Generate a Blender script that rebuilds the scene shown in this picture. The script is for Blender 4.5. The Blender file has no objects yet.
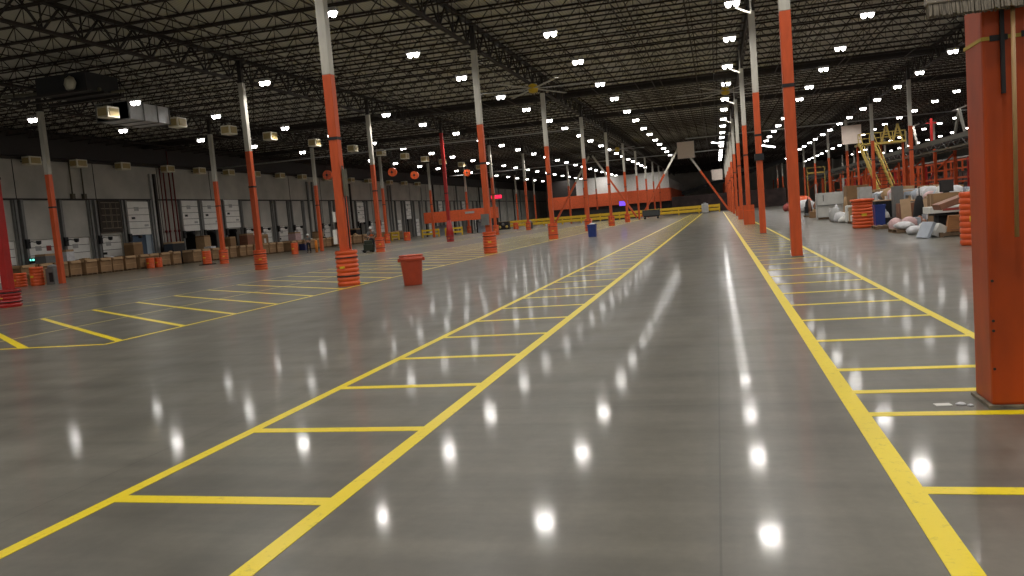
import bpy, bmesh, math, random
from mathutils import Vector, Matrix
random.seed(7)
S = bpy.context.scene
COL = S.collection
PI = math.pi

# ---------------------------------------------------------------- camera
cam_d = bpy.data.cameras.new('camera'); cam = bpy.data.objects.new('camera', cam_d); COL.objects.link(cam)
S.camera = cam
cam_d.sensor_width = 36; cam_d.lens = 790.0/1024*36; cam_d.clip_end = 600
F_ = Vector((-0.25639, 0.96267, -0.08676)); R_ = Vector((0.96487, 0.24958, -0.08201)); U_ = Vector((0.05730, 0.10474, 0.99285))
M = Matrix((R_, U_, -F_)).transposed().to_4x4(); M.translation = Vector((0, 0, 1.6))
cam.matrix_world = M
S.view_settings.view_transform = 'Standard'; S.view_settings.look = 'None'
S.view_settings.gamma = 1; S.view_settings.use_curve_mapping = False
S.view_settings.exposure = 0.0

def on_frame(x, y, z, m=60):
    d = Vector((x, y, z-1.6)); w = d.dot(F_)
    if w < .5: return False
    u = 512+790*d.dot(R_)/w; v = 288-790*d.dot(U_)/w
    return -m < u < 1024+m and -m < v < 576+m

# ---------------------------------------------------------------- materials
def mat(name, col, rough=.6, metal=0, noise=0, nscale=4, emit=0, ecol=None, bump=0, spec=.5, dirt=None, stretch=None):
    m = bpy.data.materials.new(name); m.use_nodes = True
    nt = m.node_tree; b = nt.nodes['Principled BSDF']
    b.inputs['Base Color'].default_value = (*col, 1); b.inputs['Roughness'].default_value = rough
    b.inputs['Metallic'].default_value = metal; b.inputs['Specular IOR Level'].default_value = spec
    if emit:
        b.inputs['Emission Color'].default_value = (*(ecol or col), 1); b.inputs['Emission Strength'].default_value = emit
        return m
    tc = nt.nodes.new('ShaderNodeTexCoord'); n = nt.nodes.new('ShaderNodeTexNoise')
    n.inputs['Scale'].default_value = nscale; n.inputs['Detail'].default_value = 5
    src = tc.outputs['Object']
    if stretch:
        mp = nt.nodes.new('ShaderNodeMapping'); mp.inputs['Scale'].default_value = stretch
        nt.links.new(src, mp.inputs['Vector']); src = mp.outputs['Vector']
    nt.links.new(src, n.inputs['Vector'])
    r = nt.nodes.new('ShaderNodeValToRGB'); nt.links.new(n.outputs['Fac'], r.inputs['Fac'])
    k = noise or .12
    lo = dirt or tuple(c*(1-k) for c in col)
    r.color_ramp.elements[0].position = .3; r.color_ramp.elements[1].position = .68
    r.color_ramp.elements[0].color = (*lo, 1); r.color_ramp.elements[1].color = (*[min(1, c*(1+k*.6)) for c in col], 1)
    nt.links.new(r.outputs['Color'], b.inputs['Base Color'])
    if bump:
        bp = nt.nodes.new('ShaderNodeBump'); bp.inputs['Strength'].default_value = bump; bp.inputs['Distance'].default_value = .02
        nt.links.new(n.outputs['Fac'], bp.inputs['Height']); nt.links.new(bp.outputs['Normal'], b.inputs['Normal'])
    return m

ORANGE = mat('orange_paint', (.60, .092, .022), .42, noise=.18, nscale=2.2, stretch=(3, 3, .6))
REDP = mat('red_paint', (.42, .02, .018), .35, noise=.15)
WHITE = mat('white_column_paint', (.50, .48, .42), .5, noise=.14, nscale=2, stretch=(3, 3, .5))
DARKST = mat('dark_steel', (.022, .017, .015), .6)
JOIST = mat('brown_primed_joist', (.026, .017, .013), .7)
BLACK = mat('black_rubber', (.015, .015, .017), .6)
GUARD = mat('orange_plastic_guard', (.72, .10, .018), .38, noise=.1)
GUARDR = mat('red_plastic_guard', (.42, .015, .012), .35, noise=.1)
CANM = mat('orange_red_plastic_can', (.46, .060, .022), .38, noise=.1, nscale=6)
BLUE = mat('blue_plastic', (.02, .045, .22), .4)
GREY = mat('grey_plastic', (.16, .16, .155), .5)
LGREY = mat('light_grey_plastic', (.42, .42, .41), .5)
CARD = mat('brown_cardboard', (.26, .15, .07), .8, noise=.25, nscale=1.5)
CARD2 = mat('pale_cardboard', (.42, .27, .14), .8, noise=.2, nscale=2)
WOOD = mat('pallet_wood', (.20, .13, .075), .8, noise=.3, nscale=5, stretch=(1, 6, 1))
HANDLE = mat('varnished_broom_handle', (.42, .25, .10), .45, noise=.2, nscale=8, stretch=(6, 6, .6))
BRIST = mat('grey_bristles', (.24, .21, .165), .9, noise=.5, nscale=60, stretch=(1, 1, .08), bump=.6)
BLOCK = mat('grey_broom_block', (.34, .30, .25), .7, noise=.2, nscale=8)
YEL = mat('yellow_paint', (.75, .50, .03), .45, noise=.12)
YDIM = mat('yellow_steel', (.58, .42, .10), .5, noise=.2)
DOORW = mat('white_door_panel', (.88, .87, .83), .5, noise=.06, nscale=2)
TRACK = mat('grey_steel', (.20, .20, .195), .55)
GALV = mat('galvanised_steel', (.75, .76, .78), .32, metal=.5, noise=.1)
CREAM = mat('cream_heater_enamel', (.85, .80, .64), .5)
HAMBER = mat('amber_heater_grille', (.5, .38, .16), .5, noise=.3, nscale=30, stretch=(1, 1, 12))
PIPER = mat('red_pipe', (.16, .014, .012), .5)
PIPED = mat('dark_pipe', (.06, .045, .035), .5)
CLOTHW = mat('white_plastic_bag', (.62, .62, .64), .4, noise=.2, nscale=5, bump=.5)
PINK = mat('pink_bag', (.60, .40, .40), .5, noise=.2, nscale=5, bump=.5)
BCLOTH = mat('black_cloth', (.012, .012, .014), .9)
TAN = mat('tan_board', (.55, .38, .23), .6, noise=.12)
OCHRE = mat('orange_brown_cabinet', (.40, .17, .055), .5, noise=.2, stretch=(1, 1, 6))
BROWNB = mat('reddish_brown_wood', (.24, .10, .055), .5, noise=.25, stretch=(1, 6, 1))
LBLUE = mat('pale_blue_panel', (.40, .45, .52), .4)
PANEL = mat('beige_back_panel', (.80, .68, .60), .6, noise=.05)
OLIVE = mat('olive_conduit', (.11, .10, .065), .5)
REDBAND = mat('orange_red_enclosure', (.74, .12, .035), .5, noise=.15)
SKIN = mat('skin', (.35, .20, .14), .5)
GCLOTH = mat('grey_shirt', (.12, .13, .13), .9)
HIVIS = mat('orange_vest', (.75, .12, .02), .8)
NAVY = mat('dark_trousers', (.015, .016, .022), .9)
PAPER = mat('white_paper', (.72, .72, .68), .7)
BRICKR = mat('dull_red_cloth', (.32, .06, .05), .8)
LENS = mat('lit_lamp_lens', (1, 1, 1), emit=13, ecol=(1, .965, .93))
TUBE = mat('lit_tube', (1, 1, 1), emit=9, ecol=(1, .97, .95))
PURP = mat('purple_screen', (.2, .1, .9), emit=.6, ecol=(.25, .10, 1))
REDLED = mat('red_sign_face', (.9, .02, .06), emit=.8, ecol=(1, .02, .08))
GRNLED = mat('green_dock_signal', (.1, .9, .6), emit=1.5, ecol=(.2, 1, .75))
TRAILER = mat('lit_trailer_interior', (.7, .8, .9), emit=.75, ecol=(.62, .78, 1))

def wall_mat():
    m = bpy.data.materials.new('grey_concrete_wall'); m.use_nodes = True; nt = m.node_tree; b = nt.nodes['Principled BSDF']
    tc = nt.nodes.new('ShaderNodeTexCoord'); n = nt.nodes.new('ShaderNodeTexNoise'); n.inputs['Scale'].default_value = .5; n.inputs['Detail'].default_value = 7
    nt.links.new(tc.outputs['Object'], n.inputs['Vector'])
    r = nt.nodes.new('ShaderNodeValToRGB'); nt.links.new(n.outputs['Fac'], r.inputs['Fac'])
    r.color_ramp.elements[0].position = .3; r.color_ramp.elements[1].position = .7
    r.color_ramp.elements[0].color = (.40, .39, .355, 1); r.color_ramp.elements[1].color = (.56, .54, .49, 1)
    nt.links.new(r.outputs['Color'], b.inputs['Base Color']); b.inputs['Roughness'].default_value = .85
    return m
WALL = wall_mat()

def deck_mat():
    m = bpy.data.materials.new('painted_roof_deck'); m.use_nodes = True; nt = m.node_tree; b = nt.nodes['Principled BSDF']
    tc = nt.nodes.new('ShaderNodeTexCoord'); w = nt.nodes.new('ShaderNodeTexWave'); w.wave_type = 'BANDS'; w.bands_direction = 'X'
    w.inputs['Scale'].default_value = 2.1; nt.links.new(tc.outputs['Object'], w.inputs['Vector'])
    r = nt.nodes.new('ShaderNodeValToRGB'); nt.links.new(w.outputs['Fac'], r.inputs['Fac'])
    r.color_ramp.elements[0].position = .05; r.color_ramp.elements[1].position = .25
    r.color_ramp.elements[0].color = (.34, .33, .28, 1); r.color_ramp.elements[1].color = (.50, .48, .41, 1)
    nt.links.new(r.outputs['Color'], b.inputs['Base Color']); b.inputs['Roughness'].default_value = .7
    return m
DECK = deck_mat()

def floor_mat():
    m = bpy.data.materials.new('polished_concrete'); m.use_nodes = True; nt = m.node_tree; N = nt.nodes; L = nt.links; b = N['Principled BSDF']
    tc = N.new('ShaderNodeTexCoord')
    def noise(scale, st=None, det=6, rg=.55):
        n = N.new('ShaderNodeTexNoise'); n.inputs['Scale'].default_value = scale; n.inputs['Detail'].default_value = det; n.inputs['Roughness'].default_value = rg
        if st:
            mp = N.new('ShaderNodeMapping'); mp.inputs['Scale'].default_value = st; L.new(tc.outputs['Object'], mp.inputs['Vector']); L.new(mp.outputs['Vector'], n.inputs['Vector'])
        else: L.new(tc.outputs['Object'], n.inputs['Vector'])
        return n
    def ramp(src, a, ca, c, cc):
        r = N.new('ShaderNodeValToRGB'); r.color_ramp.elements[0].position = a; r.color_ramp.elements[1].position = c
        r.color_ramp.elements[0].color = (*ca, 1); r.color_ramp.elements[1].color = (*cc, 1); L.new(src, r.inputs['Fac']); return r
    def mul(a, bb, f=1):
        x = N.new('ShaderNodeMix'); x.data_type = 'RGBA'; x.blend_type = 'MULTIPLY'; x.inputs[0].default_value = f
        L.new(a, x.inputs[6]); L.new(bb, x.inputs[7]); return x.outputs[2]
    base = ramp(noise(.35).outputs['Fac'], .3, (.118, .111, .090), .72, (.178, .167, .136))
    fine = ramp(noise(9, None, 8, .7).outputs['Fac'], .3, (.86,)*3, .7, (1.08,)*3)
    st1 = ramp(noise(1, (.25, 2.6, 1), 4).outputs['Fac'], .35, (.76,)*3, .6, (1.05,)*3)
    st2 = ramp(noise(1, (1.6, .05, 1), 4).outputs['Fac'], .36, (.80,)*3, .52, (1.02,)*3)
    c = mul(mul(mul(base.outputs['Color'], fine.outputs['Color']), st1.outputs['Color']), st2.outputs['Color'])
    sx = N.new('ShaderNodeSeparateXYZ'); L.new(tc.outputs['Object'], sx.inputs[0])
    def joint(out, off, per, wd):
        a = N.new('ShaderNodeMath'); a.operation = 'ADD'; a.inputs[1].default_value = 1000*per-off; L.new(out, a.inputs[0])
        mo = N.new('ShaderNodeMath'); mo.operation = 'MODULO'; mo.inputs[1].default_value = per; L.new(a.outputs[0], mo.inputs[0])
        lt = N.new('ShaderNodeMath'); lt.operation = 'LESS_THAN'; lt.inputs[1].default_value = wd; L.new(mo.outputs[0], lt.inputs[0])
        return lt.outputs[0]
    j1 = joint(sx.outputs['X'], -.08, 4.29, .012); j2 = joint(sx.outputs['Y'], 6.35, 5.2, .014)
    mx = N.new('ShaderNodeMath'); mx.operation = 'MAXIMUM'; L.new(j1, mx.inputs[0]); L.new(j2, mx.inputs[1])
    jr = ramp(mx.outputs[0], 0, (1,)*3, 1, (.72,)*3)
    c = mul(c, jr.outputs['Color'])
    L.new(c, b.inputs['Base Color'])
    rr = ramp(noise(1.4, (1, .6, 1), 5).outputs['Fac'], .3, (.32,)*3, .75, (.42,)*3); L.new(rr.outputs['Color'], b.inputs['Roughness'])
    bp = N.new('ShaderNodeBump'); bp.inputs['Strength'].default_value = .02; bp.inputs['Distance'].default_value = .01
    L.new(noise(2.2, None, 3).outputs['Fac'], bp.inputs['Height']); L.new(bp.outputs['Normal'], b.inputs['Normal'])
    b.inputs['IOR'].default_value = 1.45
    b.inputs['Coat Weight'].default_value = .36; b.inputs['Coat IOR'].default_value = 1.5
    cr = ramp(noise(1.1, (1, .7, 1), 4).outputs['Fac'], .3, (.062,)*3, .75, (.105,)*3); L.new(cr.outputs['Color'], b.inputs['Coat Roughness'])
    return m
FLOOR = floor_mat()
def paint_mat():
    m = bpy.data.materials.new('yellow_floor_paint'); m.use_nodes = True; nt = m.node_tree; N = nt.nodes; L = nt.links; b = N['Principled BSDF']
    tc = N.new('ShaderNodeTexCoord'); n = N.new('ShaderNodeTexNoise'); n.inputs['Scale'].default_value = 14; n.inputs['Detail'].default_value = 8; n.inputs['Roughness'].default_value = .75
    L.new(tc.outputs['Object'], n.inputs['Vector'])
    r = N.new('ShaderNodeValToRGB'); L.new(n.outputs['Fac'], r.inputs['Fac'])
    r.color_ramp.elements[0].position = .28; r.color_ramp.elements[0].color = (.52, .40, .02, 1)
    r.color_ramp.elements[1].position = .45; r.color_ramp.elements[1].color = (.82, .64, .008, 1)
    L.new(r.outputs['Color'], b.inputs['Base Color']); b.inputs['Roughness'].default_value = .33
    return m
PAINT = paint_mat()
FAINT = mat('worn_yellow_floor_paint', (.50, .42, .13), .33, noise=.3, nscale=3)

# ---------------------------------------------------------------- mesh building
class MB:
    def __init__(s): s.v = []; s.f = []; s.sm = set()
    def box(s, x0, x1, y0, y1, z0, z1):
        n = len(s.v); s.v += [(x, y, z) for z in (z0, z1) for y in (y0, y1) for x in (x0, x1)]
        s.f += [tuple(n+i for i in q) for q in ((0, 2, 3, 1), (4, 5, 7, 6), (0, 1, 5, 4), (2, 6, 7, 3), (0, 4, 6, 2), (1, 3, 7, 5))]; return s
    def cbox(s, c, sz, rot=None):
        n = len(s.v); R = rot or Matrix.Identity(3); c = Vector(c)
        for z in (-.5, .5):
            for y in (-.5, .5):
                for x in (-.5, .5): s.v.append(tuple(c+R@Vector((x*sz[0], y*sz[1], z*sz[2]))))
        s.f += [tuple(n+i for i in q) for q in ((0, 2, 3, 1), (4, 5, 7, 6), (0, 1, 5, 4), (2, 6, 7, 3), (0, 4, 6, 2), (1, 3, 7, 5))]; return s
    def bar(s, p, q, w, h=None, up=(0, 0, 1)):
        p = Vector(p); q = Vector(q); d = (q-p); l = d.length; d.normalize(); up = Vector(up)
        if abs(d.dot(up)) > .98: up = Vector((0, 1, 0))
        a = d.cross(up).normalized(); b = a.cross(d).normalized()
        return s.cbox((p+q)/2, (w, l, h or w), Matrix((a, d, b)).transposed())
    def tube(s, p, q, r, n=8, r2=None):
        p = Vector(p); q = Vector(q); d = (q-p).normalized(); up = Vector((0, 0, 1)) if abs(d.z) < .9 else Vector((1, 0, 0))
        a = d.cross(up).normalized(); b = a.cross(d); k = len(s.v); r2 = r if r2 is None else r2
        for c, rr in ((p, r), (q, r2)):
            for i in range(n): s.v.append(tuple(c+rr*(a*math.cos(2*PI*i/n)+b*math.sin(2*PI*i/n))))
        for i in range(n):
            s.sm.add(len(s.f)); s.f.append((k+i, k+(i+1) % n, k+n+(i+1) % n, k+n+i))
        s.f.append(tuple(k+i for i in range(n))[::-1]); s.f.append(tuple(k+n+i for i in range(n))); return s
    def lathe(s, prof, n=24, c=(0, 0, 0), ax='z'):
        k = len(s.v)
        for r, z in prof:
            for i in range(n):
                a = 2*PI*i/n
                if ax == 'z': s.v.append((c[0]+r*math.cos(a), c[1]+r*math.sin(a), c[2]+z))
                else: s.v.append((c[0]+r*math.cos(a), c[1]+z, c[2]+r*math.sin(a)))
        for j in range(len(prof)-1):
            for i in range(n):
                s.sm.add(len(s.f)); s.f.append((k+j*n+i, k+j*n+(i+1) % n, k+(j+1)*n+(i+1) % n, k+(j+1)*n+i))
        s.f.append(tuple(k+i for i in range(n))[::-1]); s.f.append(tuple(k+(len(prof)-1)*n+i for i in range(n))); return s
    def prism(s, pts, z0, z1):
        k = len(s.v); n = len(pts)
        for z in (z0, z1): s.v += [(x, y, z) for x, y in pts]
        for i in range(n): s.f.append((k+i, k+(i+1) % n, k+n+(i+1) % n, k+n+i))
        s.f.append(tuple(k+i for i in range(n))[::-1]); s.f.append(tuple(k+n+i for i in range(n))); return s
    def blob(s, c, r, seed=0, n=10, m=7, amp=.25):
        rnd = random.Random(seed); ph = [rnd.uniform(0, 6) for _ in range(6)]; k = len(s.v)
        for j in range(m+1):
            t = PI*j/m
            for i in range(n):
                a = 2*PI*i/n
                q = 1+amp*(math.sin(3*a+ph[0]+2*t)*.5+math.sin(5*a+ph[1])*math.sin(3*t+ph[2])*.6)
                s.v.append((c[0]+r[0]*q*math.sin(t)*math.cos(a), c[1]+r[1]*q*math.sin(t)*math.sin(a), c[2]+r[2]*(math.cos(t) if math.cos(t) > -.6 else -.6)))
        for j in range(m):
            for i in range(n): s.sm.add(len(s.f)); s.f.append((k+j*n+i, k+(j+1)*n+i, k+(j+1)*n+(i+1) % n, k+j*n+(i+1) % n))
        return s
    def mesh(s, name, m, bevel=0):
        me = bpy.data.meshes.new(name); me.from_pydata(s.v, [], s.f); me.materials.append(m)
        if bevel:
            bm = bmesh.new(); bm.from_mesh(me)
            bmesh.ops.remove_doubles(bm, verts=bm.verts, dist=1e-5)
            es = [e for e in bm.edges if len(e.link_faces) == 2 and e.calc_face_angle(0) > .7]
            bmesh.ops.bevel(bm, geom=es, offset=bevel, segments=2, affect='EDGES', profile=.6); bm.to_mesh(me); bm.free()
        elif s.sm:
            for i in s.sm: me.polygons[i].use_smooth = True
        me.update(); return me
    def build(s, name, m, parent=None, loc=None, bevel=0):
        o = bpy.data.objects.new(name, s.mesh(name, m, bevel)); COL.objects.link(o)
        if parent: o.parent = parent
        if loc: o.location = loc
        return o

def tag(o, label=None, cat=None, group=None, kind=None):
    if label: o['label'] = label
    if cat: o['category'] = cat
    if group: o['group'] = group
    if kind: o['kind'] = kind
    return o
def thing(name, loc, label, cat, group=None, rz=0):
    o = bpy.data.objects.new(name, None); o.empty_display_size = .2; COL.objects.link(o); o.location = loc; o.rotation_euler = (0, 0, rz)
    return tag(o, label, cat, group)
def struct(name, mb, m, parent=None, bevel=0):
    o = mb.build(name, m, parent, bevel=bevel)
    if not parent: o['kind'] = 'structure'
    return o
KIDS = {}
def kids(o):
    if o.name not in KIDS: KIDS[o.name] = [c for c in bpy.data.objects if c.parent == o]
    return KIDS[o.name]
def dup(o, loc=None, label=None, rz=None, group=None, parent=None):
    c = o.copy(); COL.objects.link(c)
    if parent: c.parent = parent
    if loc: c.location = loc
    if rz is not None: c.rotation_euler = (0, 0, rz)
    if label: c['label'] = label
    if group: c['group'] = group
    for k in kids(o): dup(k, parent=c)
    return c
ORD = ['', 'first', 'second', 'third', 'fourth', 'fifth', 'sixth', 'seventh', 'eighth', 'ninth', 'tenth', 'eleventh', 'twelfth', 'thirteenth', 'fourteenth', 'fifteenth', 'sixteenth', 'seventeenth', 'eighteenth', 'nineteenth']
TENS = {2: 'twent', 3: 'thirt', 4: 'fort', 5: 'fift'}
def ordn(n):
    if n < 20: return ORD[n]
    t, u = divmod(n, 10)
    return TENS[t]+('ieth' if u == 0 else 'y-'+ORD[u])

# ---------------------------------------------------------------- shell
XL, XR, YN, YF, ZT = -50.0, 56.0, -12.0, 236.0, 11.36
struct('floor', MB().box(XL-.5, XR+.5, YN-.5, YF+.5, -.3, 0), FLOOR)
struct('ceiling', MB().box(XL-.5, XR+.5, YN-.5, YF+.5, ZT, ZT+.3), DECK)
struct('wall_far', MB().box(XL-.5, XR+.5, YF, YF+.4, 0, ZT), WALL)
struct('wall_near', MB().box(XL-.5, XR+.5, YN-.4, YN, 0, ZT), WALL)
struct('wall_right', MB().box(XR, XR+.4, YN, YF, 0, ZT), WALL)

# dock doors on the left wall: (y0, y1, bottom of the leaf, kind)
doors = [(44.6, 47.2, 0, 'c'), (48.2, 50.8, 0, 'c'), (51.8, 54.4, 0, 'c'), (55.4, 58.0, 0, 'm'), (58.9, 61.6, 2.9, 'b'), (66.2, 68.7, 3.0, 'o'), (69.4, 72.1, 3.0, 'o'),
         (73.1, 75.7, 3.1, 'o'), (76.3, 78.6, 0, 'c'), (79.6, 82.1, 0, 'c'), (83.2, 85.7, 0, 'c'), (86.8, 89.2, 0, 'c'), (94.0, 96.4, 0, 'c'), (98.0, 100.4, 3.0, 'o'), (104.6, 107.0, 2.8, 'o'), (108.4, 110.8, 0, 'c'),
         (112.2, 114.6, 0, 'c'), (119, 121.4, 0, 'c'), (123, 125.4, 3, 'o'), (127, 129.4, 0, 'c'), (133, 135.4, 0, 'c'), (139, 141.4, 3, 'o'), (146, 148.4, 0, 'c'), (153, 155.4, 3, 'o'), (161, 163.4, 0, 'c'), (170, 172.4, 3, 'o')]
wl = MB(); prev = YN
for a, b, zb, k in doors:
    wl.box(XL-.5, XL, prev, a, 0, ZT)
    wl.box(XL-.5, XL, a, b, 3.0, ZT)
    prev = b
wl.box(XL-.5, XL, prev, YF, 0, ZT)
struct('wall_left', wl, WALL)
# horizontal steel header line and panel joints
tr = MB().box(XL, XL+.10, YN, YF, 5.98, 6.12); struct('trim_1', tr, DARKST)
tr = MB()
y = 40.0
while y < YF: tr.box(XL, XL+.03, y, y+.05, 0, ZT); y += 7.8
struct('trim_2', tr, DARKST)
struct('trim_3', MB().box(XL, XL+.35, YN, YF, 9.02, 9.2).box(XL, XL+.3, YN, YF, 9.25, ZT-.1), DARKST)
for i, (a, b, zb, k) in enumerate(doors):
    n = i+1; w = b-a
    leaf = MB(); x = XL+.14 if zb else XL-.12
    z0 = zb if zb else 0.0
    for j in range(5): leaf.box(x-.05, x, a, b, z0+.02+j*.6, z0+.58+j*.6)
    d = struct('door_%d' % n, leaf, DOORW)
    fr = MB().box(x-.08, x-.05, a+.01, b-.01, z0, z0+3.0); fr.build('door_backing', DARKST, d)
    # stickers and window
    MB().box(x, x+.012, a+w*.16, a+w*.16+.42, z0+1.42, z0+1.62).build('vision_panel', BLACK, d)
    MB().box(x, x+.012, a+w*.32, a+w*.32+.55, z0+2.15, z0+2.5).build('door_sticker', LGREY, d)
    MB().box(x, x+.012, b-.75, b-.25, z0+.75, z0+.93).build('door_sticker', LGREY, d)
    if i == 1: MB().box(x, x+.014, b-.75, b-.3, z0+2.1, z0+2.5).build('red_placard', BRICKR, d)
    tk = MB()
    for yy in (a-.10, b+.02): tk.box(XL, XL+.2, yy, yy+.08, 0, 6.0)
    tk.build('door_track', TRACK, d)
    pk = MB()
    for yy in (a-.34, b+.14): pk.box(XL, XL+.30, yy, yy+.2, 0 if k != 'm' else 0, 6.0)
    pk.build('guide_post', TRACK, d)
    if zb:
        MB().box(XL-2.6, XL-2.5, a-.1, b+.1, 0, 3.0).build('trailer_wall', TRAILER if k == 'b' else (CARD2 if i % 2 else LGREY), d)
        sd = MB().box(XL-2.5, XL-.45, a-.12, a-.02, 0, 3).box(XL-2.5, XL-.45, b+.02, b+.12, 0, 3).box(XL-2.5, XL-.45, a-.1, b+.1, 3.0, 3.06)
        sd.build('dock_shelter', BLACK, d)
        MB().box(XL-2.6, XL-.5, a-.1, b+.1, -.1, 0.01).build('dock_leveller', TRACK, d)
    else:
        MB().box(XL-.6, XL-.5, a-.1, b+.1, -.1, 3.1).build('dock_shelter', BLACK, d)
# wire mesh panel hung over the fourth door
mp = MB().box(XL+.22, XL+.26, 55.45, 58.0, 3.3, 5.95)
t = thing('mesh_panel', (0, 0, 0), 'dark square mesh panel above a closed dock door', 'panel')
mp.build('backing', mat('dark_brown_screen', (.045, .035, .027), .8), t)
g = MB()
for z in (3.6, 4.15, 4.7, 5.25, 5.75): g.box(XL+.265, XL+.29, 55.7, 57.8, z, z+.05)
for yy in (56.1, 56.7, 56.85, 57.4): g.box(XL+.265, XL+.29, yy, yy+.04, 3.6, 5.8)
g.build('grid_bars', mat('tan_bars', (.26, .21, .15), .6), t)

# dock lights on arms between doors
t0 = None
lab = 'black swing-arm dock light on the wall post, %s from the camera'
idx = 0
for i, (a, b, zb, k) in enumerate(doors[:17]):
    idx += 1
    if t0 is None:
        t0 = thing('dock_light', (XL+.3, a-.25, 2.7), lab % ordn(idx), 'lamp', 'dock lights beside the dock doors')
        MB().bar((0, 0, 0), (.5, -.1, .15), .06).bar((.5, -.1, .15), (.9, .1, .05), .06).build('arm', BLACK, t0)
        MB().lathe([(.05, 0), (.16, .05), (.19, .28), (.17, .30)], 12, (.95, .1, -.12)).build('lamp_head', BLACK, t0)
        MB().box(-.05, .15, -.15, .15, -.35, .35).build('control_box', BLACK, t0)
    else: dup(t0, (XL+.3, a-.25, 2.7), lab % ordn(idx))

# wall riser pipes (dark red) and conduits
for j, (yy, xo) in enumerate([(64.1, .2), (64.75, .28), (65.4, .2), (63.6, .2)]):
    o = MB().tube((XL+xo, yy, 0), (XL+xo, yy, 10.6), .07 if j < 3 else .05, 8).tube((XL+xo, yy, 3.0), (XL+xo, yy, 3.2), .12, 8).build('sprinkler_riser', PIPER)
    tag(o, 'dark red vertical sprinkler riser on the left wall, %s from the camera of the cluster' % ordn([2, 3, 4, 1][j]), 'pipe', 'sprinkler risers on the left wall')
for j, yy in enumerate([53.0, 54.2]):
    o = MB().tube((XL+.16, yy, 6.3), (XL+.16, yy, 10.9), .06, 6).box(XL+.02, XL+.3, yy-.14, yy+.14, 6.1, 6.5).build('wall_conduit', OLIVE)
    tag(o, ['olive wall conduit with box above the dock doors, nearer of the pair', 'olive wall conduit with box above the dock doors, farther of the pair'][j], 'conduit', 'conduit pair on the left wall')
# ribbed downpipes between the raised doors and far along the wall
j = 0
for yy in [62.3, 62.8, 91.0, 92.3, 102.2, 103.0, 116.4, 117.4, 131, 137, 143.6, 150.5, 158, 166, 176, 182, 189, 196, 203, 211, 219]:
    j += 1
    o = MB().box(XL+.02, XL+.26, yy-.12, yy+.12, 0, 9.6 if j > 9 else 8.4).box(XL+.02, XL+.34, yy-.2, yy+.2, 0, .5).build('wall_downpipe', [TRACK, LGREY, DARKST, TRACK][j % 4])
    tag(o, 'square downpipe running up the left wall, %s from the camera' % ordn(j), 'pipe', 'downpipes on the left wall')

# ---------------------------------------------------------------- cream unit heaters: on the wall and hung in line
def heater(loc, label, rz=0, grp='', tilt=0):
    return
hp = None
wy = [48.9, 53.4, 58.3, 64.1, 68.8, 73.7, 78.6, 83.8, 88.9, 95.5, 102.4, 108, 116, 122, 128]
for i, yy in enumerate(wy):
    L = 'cream unit heater with amber grille high on the left wall, %s from the camera' % ordn(i+1)
    if hp is None:
        hp = thing('unit_heater', (XL+.75, yy, 8.55), L, 'heater', 'unit heaters on the left wall')
        MB().box(-.35, .35, -.56, .56, 0, .62).build('casing', CREAM, hp, bevel=.03)
        MB().box(.36, .39, -.42, .42, .1, .52).box(-.3, .3, -.585, -.57, .1, .5).build('grille', HAMBER, hp)
        MB().bar((-.35, -.3, .3), (-.75, -.3, .3), .06).bar((-.35, .3, .3), (-.75, .3, .3), .06).build('bracket', DARKST, hp)
    else: dup(hp, (XL+.75, yy, 8.55), L)
hh = None
hy = [37.4, 43.2, 48.6, 53.8, 60.6, 67.8, 74.2, 80.4, 86.5, 92.6, 100, 108]
for i, yy in enumerate(hy):
    L = 'cream unit heater hung in line from the roof, %s from the camera' % ordn(i+1)
    if hh is None:
        hh = thing('unit_heater', (-32.1, yy, 8.95), L, 'heater', 'unit heaters hung in a line from the roof')
        MB().box(-.35, .35, -.45, .45, 0, .6).build('casing', CREAM, hh, bevel=.03)
        MB().box(.36, .39, -.34, .34, .08, .5).box(-.28, .28, -.475, -.46, .08, .5).build('grille', HAMBER, hh)
        MB().bar((-.3, 0, .6), (-.3, 0, 2.2), .025).bar((.3, 0, .6), (.3, 0, 2.2), .025).build('hanger_rod', DARKST, hh)
    else: dup(hh, (-32.1, yy, 8.95), L)

# ---------------------------------------------------------------- roof steel
ROWS = {'A': 1.95, 'B': -10.95, 'C': -23.8, 'D': -36.85, 'E': 15.0, 'F': 28.0, 'G': 41.0}
PY0, PP = 6.3, 15.65
NK = 15
# joist lines across the hall
jt = MB().box(XL, XR, -.05, -.012, 11.27, 11.34).box(XL, XR, .012, .05, 11.27, 11.34)
jb = MB().box(XL, XR, -.045, -.01, 10.6, 10.66).box(XL, XR, .01, .045, 10.6, 10.66)
jw = MB(); x = XL+.3; up = False
while x < XR-1.3:
    jw.bar((x, 0, 10.63), (x+.62, 0, 11.3), .034).bar((x+.62, 0, 11.3), (x+1.24, 0, 10.63), .034).bar((x+.62, 0, 10.63), (x+.62, 0, 11.3), .024)
    x += 1.24
j0 = None; SP = PP/8
ys = [PY0 - 4*SP + i*SP for i in range(0, 122)]
LJ = 'brown open-web steel roof joist spanning the hall under the deck'
for yy in ys:
    if yy > YF-1: break
    if j0 is None:
        j0 = thing('roof_joist', (0, yy, 0), LJ, 'joist', 'roof joists across the hall')
        jt.build('top_chord', JOIST, j0); jb.build('bottom_chord', JOIST, j0); jw.build('web', JOIST, j0)
    else: dup(j0, (0, yy, 0))
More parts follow.
